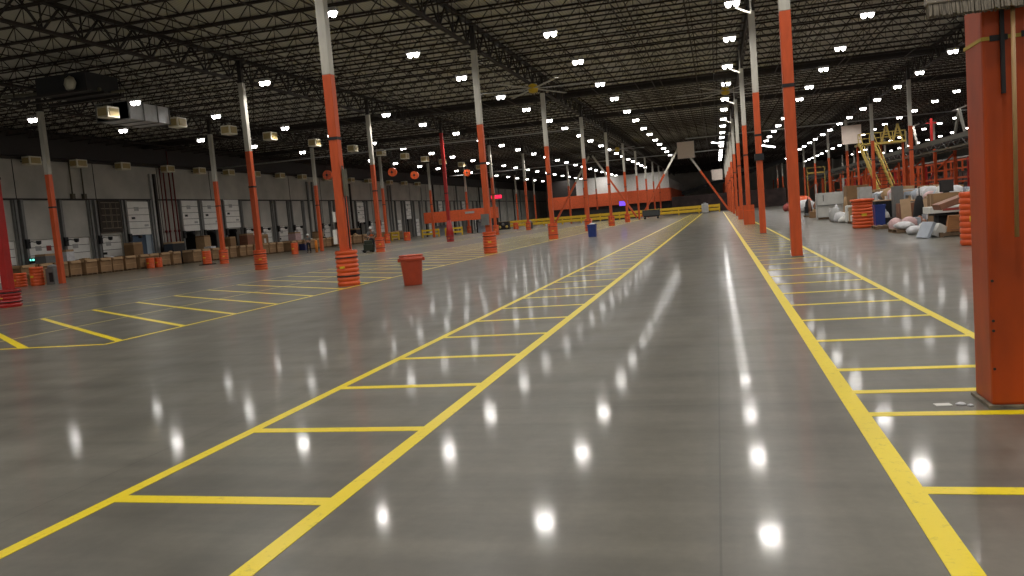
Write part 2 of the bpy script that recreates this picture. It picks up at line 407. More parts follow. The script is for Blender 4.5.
# joist girders along the hall, one per bay over each column row
gt = MB().box(-.11, -.02, .1, PP-.1, 11.0, 11.12).box(.02, .11, .1, PP-.1, 11.0, 11.12).box(-.12, .12, .1, PP-.1, 11.12, 11.16)
gb = MB().box(-.10, -.02, 1.0, PP-1.0, 9.92, 10.03).box(.02, .10, 1.0, PP-1.0, 9.92, 10.03)
gw = MB(); st = PP/16
for i in range(16):
    a, b = i*st, (i+1)*st
    za, zb = (11.02, 9.98) if i % 2 == 0 else (9.98, 11.02)
    if i == 0: a = .15
    if i == 15: b = PP-.15
    gw.bar((0, a, za), (0, b, zb), .075)
    if i % 2 == 0: gw.bar((0, b, 9.98), (0, b, 11.02), .05)
g0 = None
RN = {'A': 'over the column row in the right walkway', 'B': 'over the first column row left', 'C': 'over the second column row left', 'D': 'over the column row nearest the dock doors',
      'E': 'over the column row behind the salvage piles', 'F': 'over the row beyond the overhead conveyor', 'G': 'over the rightmost column row'}
for r, X in ROWS.items():
    n = 0
    for k in range(-1, NK):
        Y = PY0+k*PP
        if Y+PP > YF: continue
        if not (on_frame(X, Y+PP*.98, 10.5, 40) or on_frame(X, Y+PP*.5, 10.5, 40) or on_frame(X, Y+.3, 10, 40)): continue
        n += 1; L = 'dark girder %s, %s from camera' % (RN[r], ordn(n))
        if g0 is None:
            g0 = thing('joist_girder', (X, Y, 0), L, 'girder', 'joist girders '+RN[r])
            gt.build('top_chord', DARKST, g0); gb.build('bottom_chord', JOIST, g0); gw.build('web', DARKST, g0)
        else: dup(g0, (X, Y, 0), L, group='joist girders '+RN[r])
# bridging rods along the hall and sprinkler mains
n = 0
bx = [x for x in [-47+4.3*i for i in range(24)] if min(abs(x-v) for v in ROWS.values()) > .9]
br = MB().box(-.02, .02, YN, YF, 10.545, 10.595).box(-.018, .018, YN, YF, 11.225, 11.262); b0 = None
for x in bx:
    if b0 is None: b0 = tag(br.build('bridging_bar', JOIST, None, (x, 0, 0)), 'thin brown bridging bar running along the hall under the joists', 'bridging bar', 'bridging bars under the roof joists')
    else: c = b0.copy(); COL.objects.link(c); c.location = (x, 0, 0)
n = 0
sp0 = None
for x in [-40.8, -34.9, -28.6, -20.5, -14.9, -5.2, -3.4, -.9, 5.6, 9.3, 18.4, 25, 32]:
    if sp0 is None: sp0 = tag(MB().tube((0, 18, 10.565), (0, YF-.3, 10.565), .035, 6).build('sprinkler_pipe', PIPED, None, (x, 0, 0)), 'thin dark sprinkler pipe hung along the hall below the joists', 'pipe', 'sprinkler pipes along the hall')
    else: c = sp0.copy(); COL.objects.link(c); c.location = (x, 0, 0)
# deep transverse expansion-joint beams
for Y, L in ((61.5, 'deep dark steel beam crossing the hall under the roof, nearer one'), (77.2, 'deep dark steel beam crossing the hall under the roof, farther one')):
    b = MB().box(XL, XR, -.04, .04, 10.62, 10.95).box(XL, XR, -.12, .12, 10.57, 10.62).box(XL, XR, -.12, .12, 10.95, 11.0)
    tag(b.build('transverse_beam', DARKST, None, (0, Y+.2, 0)), L, 'beam', 'transverse roof beams')

# ---------------------------------------------------------------- columns
def column_proto(w, name_mat_low, name_mat_up, zsplit=6.3, label='', cat='column'):
    t = thing('steel_column', (0, 0, 0), label, cat)
    h = w/2
    MB().box(-h, h, -h, h, .03, zsplit).build('lower_shaft', name_mat_low, t, bevel=.015)
    MB().box(-h, h, -h, h, zsplit+.002, 9.9).build('upper_shaft', name_mat_up, t, bevel=.015)
    MB().box(-h*.8, h*.8, -h*.8, h*.8, 9.9, 11.1).box(-h*1.1, h*1.1, -h*1.1, h*1.1, 9.86, 9.92).build('column_cap', DARKST, t)
    MB().box(-h-.025, h+.025, -h-.025, h+.025, .002, .03).build('base_plate', TRACK, t)
    MB().box(-h-.012, h+.012, -h-.012, h+.012, 4.38, 4.47).build('strap', BLACK, t)
    return t
protoW = column_proto(.275, ORANGE, WHITE, 6.3, 'tmp')
RC = {'A': 'orange and white column in the row down the right yellow walkway, %s from the camera', 'B': 'orange and white column in the first row left of the aisle, %s from the camera',
      'C': 'orange and white column in the second row left of the aisle, %s from the camera', 'D': 'orange and white column in the row nearest the dock doors, %s from the camera',
      'E': 'orange and white column in the row rising behind the salvage piles, %s from the camera', 'F': 'orange and white column in the row under the overhead conveyor, %s from the camera',
      'G': 'orange and white column in the farthest right row, %s from the camera'}
GRP = {'A': 'columns in the right walkway', 'B': 'columns left of the aisle, first row', 'C': 'columns left of the aisle, second row', 'D': 'columns nearest the dock doors', 'E': 'columns behind the salvage piles', 'F': 'columns under the conveyor', 'G': 'columns at the far right'}
def adj(r, k, X, Y):
    return X, Y
used = False
# near column: wider, with stains
bigL = 'wide orange steel column in the right foreground with a push broom hung on it'
big = thing('steel_column', (1.925, 6.30, 0), bigL, 'column', GRP['A'])
NEARO = mat('scuffed_orange_paint', (.47, .062, .004), .42, noise=.22, nscale=1.6, stretch=(2, 2, .8), dirt=(.33, .045, .005))
MB().box(-.135, .135, -.19, .19, .02, 6.3).build('lower_shaft', NEARO, big, bevel=.02)
MB().box(-.135, .135, -.19, .19, 6.302, 9.9).build('upper_shaft', WHITE, big, bevel=.02)
MB().box(-.11, .11, -.16, .16, 9.9, 11.1).build('column_cap', DARKST, big)
MB().box(-.16, .15, -.215, .215, .001, .022).build('base_plate', mat('grouted_base', (.20, .17, .12), .8, noise=.5, nscale=9), big)
def strapm():
    s = MB(); s.box(-.030, -.006, -.222, -.198, 2.17, 2.86); return s
strapm().build('hanging_strap', BLACK, big)
tp = MB().box(-.142, .142, -.197, .197, 2.532, 2.556); tp.build('caution_tape', mat('faded_yellow_tape', (.50, .36, .05), .6), big)
MB().box(-.09, .02, -.200, -.1975, 2.523, 2.562).box(.10, .14, -.200, -.1975, 2.53, 2.57).build('tape_stripe', BLACK, big)
for zz in (.28, .55, .62, .9): MB().lathe([(.010, 0), (.010, .006)], 8, (-.115, -.196, zz), 'y').build('bolt_head', DARKST, big)
for r, X in ROWS.items():
    n = 1 if r == 'A' else 0
    for k in range(0, NK):
        if r == 'A' and k == 0: continue
        Y = PY0+k*PP
        if Y > YF-1: continue
        if r in 'G' and k > 9: continue
        if not any(on_frame(X, Y, z, 60) for z in (0, 3, 6, 10)): continue
        X2, Y2 = adj(r, k, X, Y); n += 1
        red = (r, k) in (('C', 1), ('C', 4))
        if red:
            t = column_proto(.275, REDP, REDP, 6.3, 'red-painted column in the second row left of the aisle, '+('nearest the camera' if k == 1 else 'rising from a red cone-shaped guard farther off'))
            t.location = (X2, Y2, 0); t['group'] = GRP[r]
        elif not used: protoW.location = (X2, Y2, 0); protoW['label'] = RC[r] % ordn(n); protoW['group'] = GRP[r]; used = True; t = protoW
        else: t = dup(protoW, (X2, Y2, 0), RC[r] % ordn(n), group=GRP[r])
        if (r, k) == ('B', 1):
            MB().box(-.27, -.18, -.1, .12, 1.95, 2.25).build('notice_board', PAPER, t)
            MB().box(-.30, -.18, -.14, .12, 1.28, 1.72).build('notice_board', PAPER, t)
            MB().tube((.20, -.1, 1.1), (.20, -.1, 3.6), .02, 6).build('hose', BLACK, t)
            MB().box(.18, .24, -.12, .1, 2.7, 3.5).build('conduit_box', OLIVE, t)
        if (r, k) == ('B', 2):
            MB().box(-.24, .12, -.40, -.18, 1.4, 1.95).build('electrical_box', GREY, t)
        if (r, k) == ('A', 2):
            MB().box(-.2, .2, -.2, .2, 3.3, 3.6).build('cable_bundle', BLACK, t)

# column guards
def guard_proto(m, r=.34, h=1.07, ribs=8, label=''):
    t = thing('column_guard', (0, 0, 0), label, 'column guard')
    pr = [(r*.6, 0.0), (r*.97, 0.0)]; d = h/ribs
    for i in range(ribs):
        z = i*d
        pr += [(r*.90, z+.01), (r, z+.035), (r, z+d-.03), (r*.90, z+d-.005)]
    pr += [(r*.97, h), (r*.60, h)]
    MB().lathe(pr, 24).build('shell', m, t)
    sb = MB()
    for z in (h*.26, h*.78): sb.lathe([(r*.99, z), (r*1.03, z+.004), (r*1.03, z+.034), (r*.99, z+.038)], 24)
    sb.build('strap', BLACK, t)
    MB().box(-.09, .07, -r*1.03, -r*.9, h*.50, h*.56).build('label_plate', YEL, t)
    return t
gp = guard_proto(GUARD); gp.location = (ROWS['B'], PY0+PP, 0); gp['label'] = 'orange ribbed column guard on the nearest column left of the aisle'; gp['group'] = 'orange column guards'
GL = {'B': 'orange ribbed guard round the %s column of the first row left of the aisle', 'C': 'orange ribbed guard round the %s column of the second row left of the aisle', 'D': 'orange ribbed guard round the %s column of the row nearest the dock doors', 'A': 'orange ribbed guard round the %s column of the right walkway row'}
firstk = {'A': 0, 'B': 1, 'C': 1, 'D': 2}
for r, ks in (('B', range(2, 7)), ('C', (2, 3, 5, 6)), ('D', (3, 5, 7))):
    for k in ks:
        X2, Y2 = adj(r, k, ROWS[r], PY0+k*PP)
        dup(gp, (X2, Y2, 0), GL[r] % ordn(k-firstk[r]+1), rz=-math.atan2(X2, Y2)*-1 if False else math.atan2(-X2, Y2))
rg = guard_proto(GUARDR, .36, .62, 5, 'red ribbed guard round the nearest red column at the left edge'); rg.location = (ROWS['C'], PY0+PP, 0); rg['group'] = 'red column guards'
c = dup(rg, (ROWS['C'], PY0+4*PP, 0), 'red ribbed guard round the farther red column', group='red column guards')
o = MB().lathe([(.34, .62), (.36, .66), (.30, 1.1), (.21, 1.9), (.19, 1.92)], 20).build('column_sleeve', REDP, None, (ROWS['C'], PY0+4*PP, 0)); tag(o, 'tapering red sleeve standing on the red guard of the farther red column', 'column sleeve')
# square orange box guards in the right walkway
def boxguard(loc, w, h, label, m=ORANGE):
    t = thing('column_guard', loc, label, 'column guard', 'box guards in the right walkway')
    a = w/2; MB().box(-a, a, -a, -a+.04, 0, h).box(-a, a, a-.04, a, 0, h).box(-a, -a+.04, -a+.04, a-.04, 0, h).box(a-.04, a, -a+.04, a-.04, 0, h).build('plates', m, t)
    MB().box(-a-.01, a+.01, -a-.01, a+.01, h*.7, h*.75).build('strap', GUARD, t)
boxguard((1.95, PY0+3*PP, 0), .68, 1.25, 'orange box guard round the fourth column of the right walkway')
boxguard((1.95, PY0+4*PP, 0), .60, 1.1, 'orange box guard round the fifth column of the right walkway')

# ---------------------------------------------------------------- broom on the near column
bt = thing('push_broom', (1.955, 6.03, 1.20), 'push broom hung head-up on the near orange column with a wooden handle', 'broom')
MB().tube((-.01, 0, 0), (.0, 0, 1.56), .0135, 10).build('handle', HANDLE, bt)
MB().box(-.52, .52, -.045, .045, 1.60, 1.68).bar((0, 0, 1.53), (0, 0, 1.62), .05).build('block', BLOCK, bt, bevel=.008)
bb = MB(); rnd = random.Random(3); x = -.505
while x < .51:
    for yy in (-.030, 0, .030):
        bb.bar((x, yy, 1.60), (x+rnd.uniform(-.006, .006), yy*1.5-.005, 1.515+rnd.uniform(-.006, .006)), .010, .010)
    x += .0125
bb.build('bristles', BRIST, bt)

# ---------------------------------------------------------------- high-bay lights
hb = None; LAMP_W = 110
LR = [(-38.4, 'in the farthest left row'), (-30.6, 'in the row by the hung heaters'), (-22.3, 'in the row beside the second girder line'), (-13.4, 'in the row beside the first girder line'), (-6.75, 'in the row above the left yellow walkway'),
      (1.08, 'in the row beside the right walkway columns'), (7.25, 'in the row above the right-hand aisle'), (14.65, 'in the row over the salvage piles'), (21.2, 'in the row above the overhead conveyor'), (29.6, 'in the row beyond the overhead conveyor'), (37.5, 'in the farthest right row')]
OFF = [3.4, 2.6, 2.2, .6, .4, -.4, -1.7, -2.7, -2.6, -1.5, -1]
nl = 0
for (X, nm), of in zip(LR, OFF):
    n = 0
    for k in range(-3, 13):
        for dy in (35.2, 42.5):
            Y = dy+k*PP+of
            if Y > (130 if -7 < X < 0 or 2 < X < 8 else 163 if -20 < X < 2 else 205): continue
            vis = on_frame(X, Y, 9.6, 25)
            if vis and X < -20 and Y < 36: continue
            if not vis and not (abs(X) < 39 and (abs(X) < 32 or X < 0) and Y < 60): continue
            if Y < YN+1: continue
            n += 1; nl += 1
            L = 'twin-lens high-bay light %s, %s from camera' % (nm, ordn(n))
            if not vis: L = 'high-bay light %s, %s from camera' % (nm, ordn(n))
            if hb is None:
                hb = thing('high_bay_light', (X, Y, 0), L, 'light', 'high-bay lights '+nm)
                MB().box(-.32, .32, -.15, .15, 9.72, 9.86).build('housing', LGREY, hb)
                for sx in (-.155, .155): lb = MB().lathe([(.13, 9.72), (.135, 9.69), (.11, 9.58), (.06, 9.53)][::-1], 14, (sx, 0, 0)); lb.build('lens', LENS, hb)
                ld = bpy.data.lights.new('lamp', 'AREA'); ld.shape = 'RECTANGLE'; ld.size = .6; ld.size_y = .28; ld.energy = LAMP_W; ld.color = (1, .955, .90); ld.spread = math.radians(160)
                lo = bpy.data.objects.new('lamp', ld); COL.objects.link(lo); lo.parent = hb; lo.location = (0, 0, 9.49)
                MB().bar((-.25, 0, 9.86), (0, 0, 10.5), .018).bar((.25, 0, 9.86), (0, 0, 10.5), .018).build('hanger', DARKST, hb)
            else: dup(hb, (X, Y, 0), L, group='high-bay lights '+nm)
print('lights', nl)
# strip-light tube fixtures in the far aisle
for i, (x, y, z, dx, L) in enumerate([(.6, 120, 10.1, .9, 'slanted bright tube light hung over the far end of the aisle'), (6.0, 95, 7.4, -.8, 'bright tube light behind the right walkway columns')]):
    t = thing('tube_light', (x, y, z), L, 'light')
    MB().bar((-.8, -2.5, .08), (.8, 2.5, .08), .3, .1).build('housing', LGREY, t); MB().bar((-.8, -2.5, -.02), (.8, 2.5, -.02), .16, .1).build('tube', TUBE, t)
    MB().bar((-.8, -2.4, .13), (-.8, -2.4, 10.6-z), .03).bar((.8, 2.4, .13), (.8, 2.4, 10.6-z), .03).build('hanger', DARKST, t)

# bracket arms next to the walkway columns
for i in range(4):
    Y = PY0+(i+2)*PP
    o = MB().bar((1.8, Y-2.5, 9.25), (1.2, Y-2.5, 9.55), .07).bar((1.8, Y-2.5, 9.25), (1.8, Y-2.5, 10.6), .06).build('light_bracket', WHITE); tag(o, 'white angled bracket arm under a ceiling light by the right walkway, %s from the camera' % ordn(i+1), 'bracket', 'white bracket arms by the right walkway')

# ---------------------------------------------------------------- large ceiling fans
fan0 = None
for (x, y, z, a, L) in ((-9.9, 45.6, 9.0, .1, 'large grey ceiling fan with yellow hub nearest the camera'), (-11.4, 98.2, 9.0, .25, 'large grey ceiling fan far down the hall left of the aisle'), (1.0, 57.2, 9.1, .0, 'large grey ceiling fan by the right walkway columns')):
    if fan0 is None:
        fan0 = thing('ceiling_fan', (x, y, z), L, 'fan', 'large ceiling fans', a)
        MB().lathe([(.1, -.25), (.26, -.2), (.30, 0), (.26, .2), (.1, .28)], 16).build('hub', YEL, fan0)
        MB().tube((0, 0, .25), (0, 0, .82), .06, 8).build('down_rod', DARKST, fan0)
        for i in range(6):
            c, s = math.cos(i*PI/3), math.sin(i*PI/3)
            MB().bar((c*.28, s*.28, 0), (c*3.3, s*3.3, 0), .20, .03).build('blade', GALV if False else LGREY, fan0)
        for i in range(3):
            c, s = math.cos(.4+i*2*PI/3), math.sin(.4+i*2*PI/3); MB().bar((c*.2, s*.2, .3), (c*1.2, s*1.2, .88), .025).build('guy_wire', DARKST, fan0)
    else: dup(fan0, (x, y, z), L, rz=a)
of = None
for i, (x, y, z) in enumerate([(-35.0, 68, 7.1), (-31, 74, 7.2), (-31, 80, 7.1), (-29.4, 93.6, 7.7)]):
    L = 'round orange drum fan hung high on the left side, %s from the camera' % ordn(i+1)
    if of is None:
        of = thing('drum_fan', (x, y, z), L, 'fan', 'orange drum fans on the left')
        MB().lathe([(.40, -.18), (.42, -.2), (.42, .2), (.40, .18)], 18, ax='y').build('drum', GUARD, of)
        MB().lathe([(.05, -.22), (.12, -.21), (.12, -.2)], 10, ax='y').bar((-.38, -.21, 0), (.38, -.21, 0), .02).bar((0, -.21, -.38), (0, -.21, .38), .02).build('fan_guard', BLACK, of)
        MB().bar((0, 0, .4), (0, 0, 3.4), .04).build('hanger', DARKST, of)
    else: dup(of, (x, y, z), L)

# ---------------------------------------------------------------- galvanised rooftop-unit duct, top left
t = thing('air_duct', (-33.2, 40.6, 9.1), 'shiny galvanised duct box hung below the roof at upper left', 'duct')
MB().box(-1.1, 1.1, -1.6, 1.9, 0, 1.0).build('casing', GALV, t, bevel=.03)
f = MB()
for yy in (-1.6, -.4, .8, 1.85): f.box(-1.15, 1.15, yy, yy+.06, -.04, 1.04)
f.build('flange', TRACK, t)
MB().bar((-1.0, -1.5, 1.0), (-1.0, -1.5, 1.6), .04).bar((1.0, -1.5, 1.0), (1.0, -1.5, 1.6), .04).bar((1.0, 1.7, 1.0), (1.0, 1.7, 1.6), .04).build('hanger', DARKST, t)
t = thing('equipment_platform', (-31.2, 33.6, 9.5), 'dark hung equipment platform with panels beside the galvanised duct', 'platform')
MB().box(-2.6, 2.0, -.8, -.6, 0, .12).box(-2.6, 2.0, .3, .5, 0, .12).box(-2.6, 2.0, 1.5, 1.7, 0, .12).build('deck_beam', DARKST, t)
MB().box(-1.2, 1.8, -.6, 1.6, .12, .98).build('plant_casing', BLACK, t)
MB().tube((-3.4, -.5, .35), (1.9, .2, .2), .09, 8).tube((-3.4, 1.5, .3), (2.6, 1.0, .15), .07, 8).build('conduit', OLIVE, t)
MB().lathe([(.05, -.04), (.38, 0), (.05, .04)], 8, (1.0, -.75, .45), 'y').build('fan_cover', CREAM, t)
MB().bar((-2.5, -.7, .12), (-2.5, -.7, 1.1), .04).bar((1.9, -.7, .12), (1.9, -.7, 1.1), .04).bar((1.9, 1.6, .12), (1.9, 1.6, 1.1), .04).build('hanger', DARKST, t)

# ---------------------------------------------------------------- chevron braces and square back panels
YB = PY0+7*PP
for x0, x1, L in ((ROWS['B'], ROWS['A'], 'inverted-V brace between two columns across the aisle at the far end'), (ROWS['C'], ROWS['B'], 'inverted-V brace between two columns left of the aisle at the far end')):
    t = thing('chevron_brace', ((x0+x1)/2, YB, 0), L, 'brace', 'inverted-V column braces')
    w = (x1-x0)/2; fr = (6.2-.35)/(9.8-.35)
    for s in (-1, 1):
        a = Vector((s*(w-.35), 0, .35)); b = Vector((s*.25, 0, 9.8)); m = a+(b-a)*fr
        lg = MB().bar(a, m, .26).build('brace_leg', ORANGE, t); MB().bar(m, b, .26).build('white_leg_section', WHITE, lg)
    MB().box(-.6, .6, -.1, .1, 9.6, 9.95).build('gusset', DARKST, t)
for x, y, z, s, L in ((-3.75, YB-2.0, 9.15, 2.3, 'square beige panel hung where the inverted-V brace legs meet'), (.35, 163.4, 7.0, 2.1, 'smaller square beige panel hung at the far end of the aisle'), (15.3, 98.5, 8.0, 2.1, 'square beige panel on a column beside the yellow stair')):
    t = thing('hanging_panel', (x, y, z), L, 'panel', 'square beige hung panels')
    MB().box(-s/2, s/2, -.08, .08, -s/2, s/2).build('board', PANEL, t, bevel=.02)
    MB().box(-s/2-.03, s/2+.03, .085, .13, s/2-.1, s/2).box(-s/2-.03, s/2+.03, .085, .13, -s/2, -s/2+.1).build('frame', LGREY, t)
    MB().bar((-s/3, .1, s/2), (-s/3, .1, 10.6-z), .03).bar((s/3, .1, s/2), (s/3, .1, 10.6-z), .03).build('hanger', DARKST, t)
# ceiling cable tray lines across
for i, (Y, z, x0, x1) in enumerate([(72.5, 9.3, -50, -11.3), (104, 9.9, -3.4, 30), (118, 9.0, -40, 2)]):
    o = MB().tube((x0, Y, z), (x1, Y, z), .07, 6).build('ceiling_pipe', LGREY); tag(o, ['pale pipe crossing under the roof on the left side', 'pale pipe crossing under the roof over the right side', 'pale pipe crossing the hall at the far end'][i], 'pipe')

# ---------------------------------------------------------------- floor markings
def walkway(name, xa, xb, wa, wb, y0, y1, r0, dr, nr, label, rung_w=.12, extra=(), m=PAINT):
    t = thing('painted_walkway', (0, 0, 0), label, 'floor marking')
    MB().box(xa-wa/2, xa+wa/2, y0, y1, 0, .003).build('border_line', m, t)
    MB().box(xb-wb/2, xb+wb/2, y0, y1, 0, .003).build('border_line', m, t)
    first = None; yy = [r0+i*dr for i in range(nr)]+list(extra)
    for v in yy:
        if first is None: first = MB().box(xa+wa/2, xb-wb/2, -rung_w/2, rung_w/2, 0, .0026).build('rung', m, t, (0, v, 0))
        else: c = first.copy(); COL.objects.link(c); c.location = (0, v, 0)
    return t
walkway('l', -3.90, -2.315, .10, .12, 1.2, 128, 2.58, 1.59, 78, 'yellow ladder-striped walkway painted left of the centre aisle')
walkway('r', .906, 2.50, .132, .10, 1.2, 130, 4.44, 1.55, 80, 'yellow ladder-striped walkway painted around the right column row', extra=(6.68,), rung_w=.105)
walkway('c', -24.75, -23.0, .08, .08, 20, 120, 20.5, 1.62, 60, 'worn yellow ladder striping along the second column row on the left', m=FAINT)
t = thing('painted_parking_bays', (0, 0, 0), 'yellow slanted staging bays painted on the left floor', 'floor marking')
MB().box(-10.55, -10.46, 11.45, 126, 0, .003).build('border_line', PAINT, t)
MB().box(-17.50, -17.43, 11.45, 126, 0, .003).build('border_line', FAINT, t)
MB().box(-14.06, -13.98, 11.45, 126, 0, .0022).build('middle_line', FAINT, t)
MB().box(-17.5, -10.5, 11.42, 11.50, 0, .0031).build('end_line', PAINT, t)
d0 = MB().prism([(-10.55, -.08), (-10.55, .08), (-17.40, 5.16), (-17.40, 5.0)], 0, .0028).build('slanted_line', PAINT, t, (0, 11.86, 0))
for i in range(1, 64):
    c = d0.copy(); COL.objects.link(c); c.location = (0, 11.86+i*1.77, 0)
MB().prism([(-12.2, 11.5), (-12.45, 11.5), (-17.40, 15.2), (-17.40, 15.36)], 0, .0028).build('slanted_line', PAINT, t)
for i, (x0, x1, y) in enumerate([(-47, -38.6, 50), (-47, -38.6, 62), (-30, -25.5, 40), (-33, -26, 31)]): pass
t = tag(MB().box(-44.6, -44.5, 30, 128, 0, .003).build('painted_line', FAINT), 'worn yellow line painted in front of the row of cardboard boxes', 'floor marking')
t = tag(MB().box(-31.05, -30.95, 24, 128, 0, .003).build('painted_line', FAINT), 'worn yellow line painted on the left floor before the dock-side columns', 'floor marking')

# paper scraps and grout at the near column
tag(MB().cbox((1.50, 6.22, .004), (.11, .07, .004), Matrix.Rotation(.1, 3, 'Z')).build('paper_scrap', PAPER), 'small white paper scrap on the floor left of the near column', 'paper')
tag(MB().blob((1.62, 6.22, .006), (.035, .03, .014), 4).blob((1.67, 6.18, .006), (.02, .02, .01), 5).build('crumpled_scrap', CLOTHW), 'crumpled scrap on the floor against the near column base', 'litter')

# ---------------------------------------------------------------- foreground can, blue bin
t = thing('trash_can', (-8.30, 20.55, 0), 'large round orange-red trash can standing alone on the floor', 'trash can', rz=.35)
MB().lathe([(.22, .0), (.245, .0), (.252, .03), (.310, .70), (.315, .80), (.330, .80), (.337, .84), (.322, .845), (.308, .835), (.300, .70), (.235, .05), (.0, .045)], 36).build('body', CANM, t)
MB().lathe([(.311, .665), (.322, .67), (.332, .80), (.316, .80)], 36).build('rim_skirt', CANM, t)
for s in (-1, 1): MB().box(s*.34-.035, s*.34+.035, -.09, .09, .66, .76).build('handle', CANM, t, bevel=.015)
def bin_(loc, w, d, h, m, label, name='bin', rz=0, dark=True, grp=None):
    t = thing(name, loc, label, 'bin', grp, rz); a = .88
    b = MB(); k = [( -w/2*a, -d/2*a), (w/2*a, -d/2*a), (w/2*a, d/2*a), (-w/2*a, d/2*a)]; q = [(-w/2, -d/2), (w/2, -d/2), (w/2, d/2), (-w/2, d/2)]; e = .03
    i1 = [(x*(1-e*2/w), y*(1-e*2/d)) for x, y in q]; i0 = [(x*.9, y*.9) for x, y in k]
    b.v = [(x, y, 0) for x, y in k]+[(x, y, h) for x, y in q]+[(x, y, h) for x, y in i1]+[(x, y, .04) for x, y in i0]
    b.f = [(3, 2, 1, 0)]+[(i, (i+1) % 4, 4+(i+1) % 4, 4+i) for i in range(4)]+[(4+i, 4+(i+1) % 4, 8+(i+1) % 4, 8+i) for i in range(4)]+[(8+i, 8+(i+1) % 4, 12+(i+1) % 4, 12+i) for i in range(4)]+[(12, 13, 14, 15)]
    b.build('body', m, t)
    MB().box(-w/2-.02, w/2+.02, -d/2-.02, -d/2, h-.06, h).box(-w/2-.02, w/2+.02, d/2, d/2+.02, h-.06, h).box(-w/2-.02, -w/2, -d/2, d/2, h-.06, h).box(w/2, w/2+.02, -d/2, d/2, h-.06, h).build('rim', m, t)
    return t
t = bin_((-8.0, 51.7, 0), .55, .5, .82, BLUE, 'blue plastic bin standing alone beside the aisle in mid distance'); MB().blob((0, 0, .78), (.2, .18, .14), 3).build('bag_liner', CLOTHW, t)
bin_((6.42, 35.4, 0), .40, .5, .95, BLUE, 'tall blue bin beside the stacked orange guards at the salvage piles')
t = bin_((-26.3, 112, 0), .6, .6, .8, BLACK, 'small black bin by the far yellow barrier'); MB().blob((0, 0, .9), (.3, .3, .28), 8).build('bag_liner', GREY, t)
# stacked orange guards/barrels
def ribbed(loc, r, h, ribs, label, grp, lid=False, name='drum'):
    t = thing(name, loc, label, 'drum', grp); pr = [(.02, 0), (r*.9, 0)]; d = h/ribs
    for i in range(ribs): pr += [(r*.92, i*d+.005), (r, i*d+.03), (r, i*d+d-.03), (r*.92, i*d+d-.005)]
    pr += [(r*.9, h), (.02, h)]
    MB().lathe(pr, 20).build('shell', GUARD, t)
    MB().box(-.1, .1, -r-.01, -r*.9, h*.45, h*.55).build('label_plate', YEL, t)
    if lid: MB().lathe([(r*1.1, h), (r*1.14, h+.02), (r*1.14, h+.1), (.1, h+.12)], 20).build('lid', GUARD, t)
    return t
g = 'loose orange ribbed drums'
ribbed((6.15, 22.2, 0), .26, 1.34, 9, 'tall orange ribbed guard stack at the right, nearest of the loose ones', g)
ribbed((5.95, 36.4, 0), .42, 1.12, 8, 'wide orange ribbed drum with lid beside the tall blue bin', g, True)
ribbed((-39.75, 37.5, 0), .38, .82, 5, 'short orange drum left of the dock-side column, left of the pair', g)
ribbed((-38.6, 37.6, 0), .37, 1.10, 6, 'taller orange drum between the short drum and the grey bin', g)
ribbed((-45.7, 55.9, 0), .32, .85, 6, 'orange drum before the cardboard boxes, left of the pair', g)
ribbed((-45.7, 56.9, 0), .30, .82, 6, 'orange drum before the cardboard boxes, right of the pair', g)
ribbed((-38.6, 53.6, .06), .34, 1.02, 7, 'orange ribbed drum on a black base in front of the boxes', g)
tag(MB().box(-.45, .45, -.45, .45, 0, .058).build('rubber_base', BLACK, None, (-38.6, 53.6, 0)), 'black rubber base under an orange drum on the left', 'base')
ribbed((-45.6, 72.2, 0), .3, .8, 6, 'orange drum half hidden behind the second left row column', g)
ribbed((-38.2, 66.2, 0), .32, 1.05, 7, 'orange drum left of the standing worker', g)
ribbed((-37.4, 92, 0), .42, 1.05, 6, 'orange drum before the pale cardboard crate', g)
ribbed((-30, 118, 0), .4, 1.0, 6, 'orange drum beside the left end of the yellow barrier', g)
tag(MB().box(-.42, .42, -.42, .42, .0, .6).box(-.44, .44, -.44, -.40, .55, .62).build('cardboard_carton', CARD, None, (-40.3, 39.2, 0), bevel=.01), 'brown cardboard carton behind the short orange drum', 'box')
t = thing('waste_receptacle', (-38.0, 38.2, 0), 'grey waste receptacle with dark opening beside the orange drums', 'bin')
b = MB().box(-.30, .30, -.28, .28, 0, .95); b.build('body', GREY, t, bevel=.03); MB().box(-.05, .24, -.295, -.285, .15, .7).build('opening', BLACK, t); MB().lathe([(.3, .95), (.26, 1.1), (.05, 1.16)], 16).build('dome_lid', GREY, t)
bin_((-45.9, 81.5, 0), .75, .6, .75, mat('navy_plastic', (.02, .025, .10), .4), 'dark blue bin in front of the cardboard boxes')

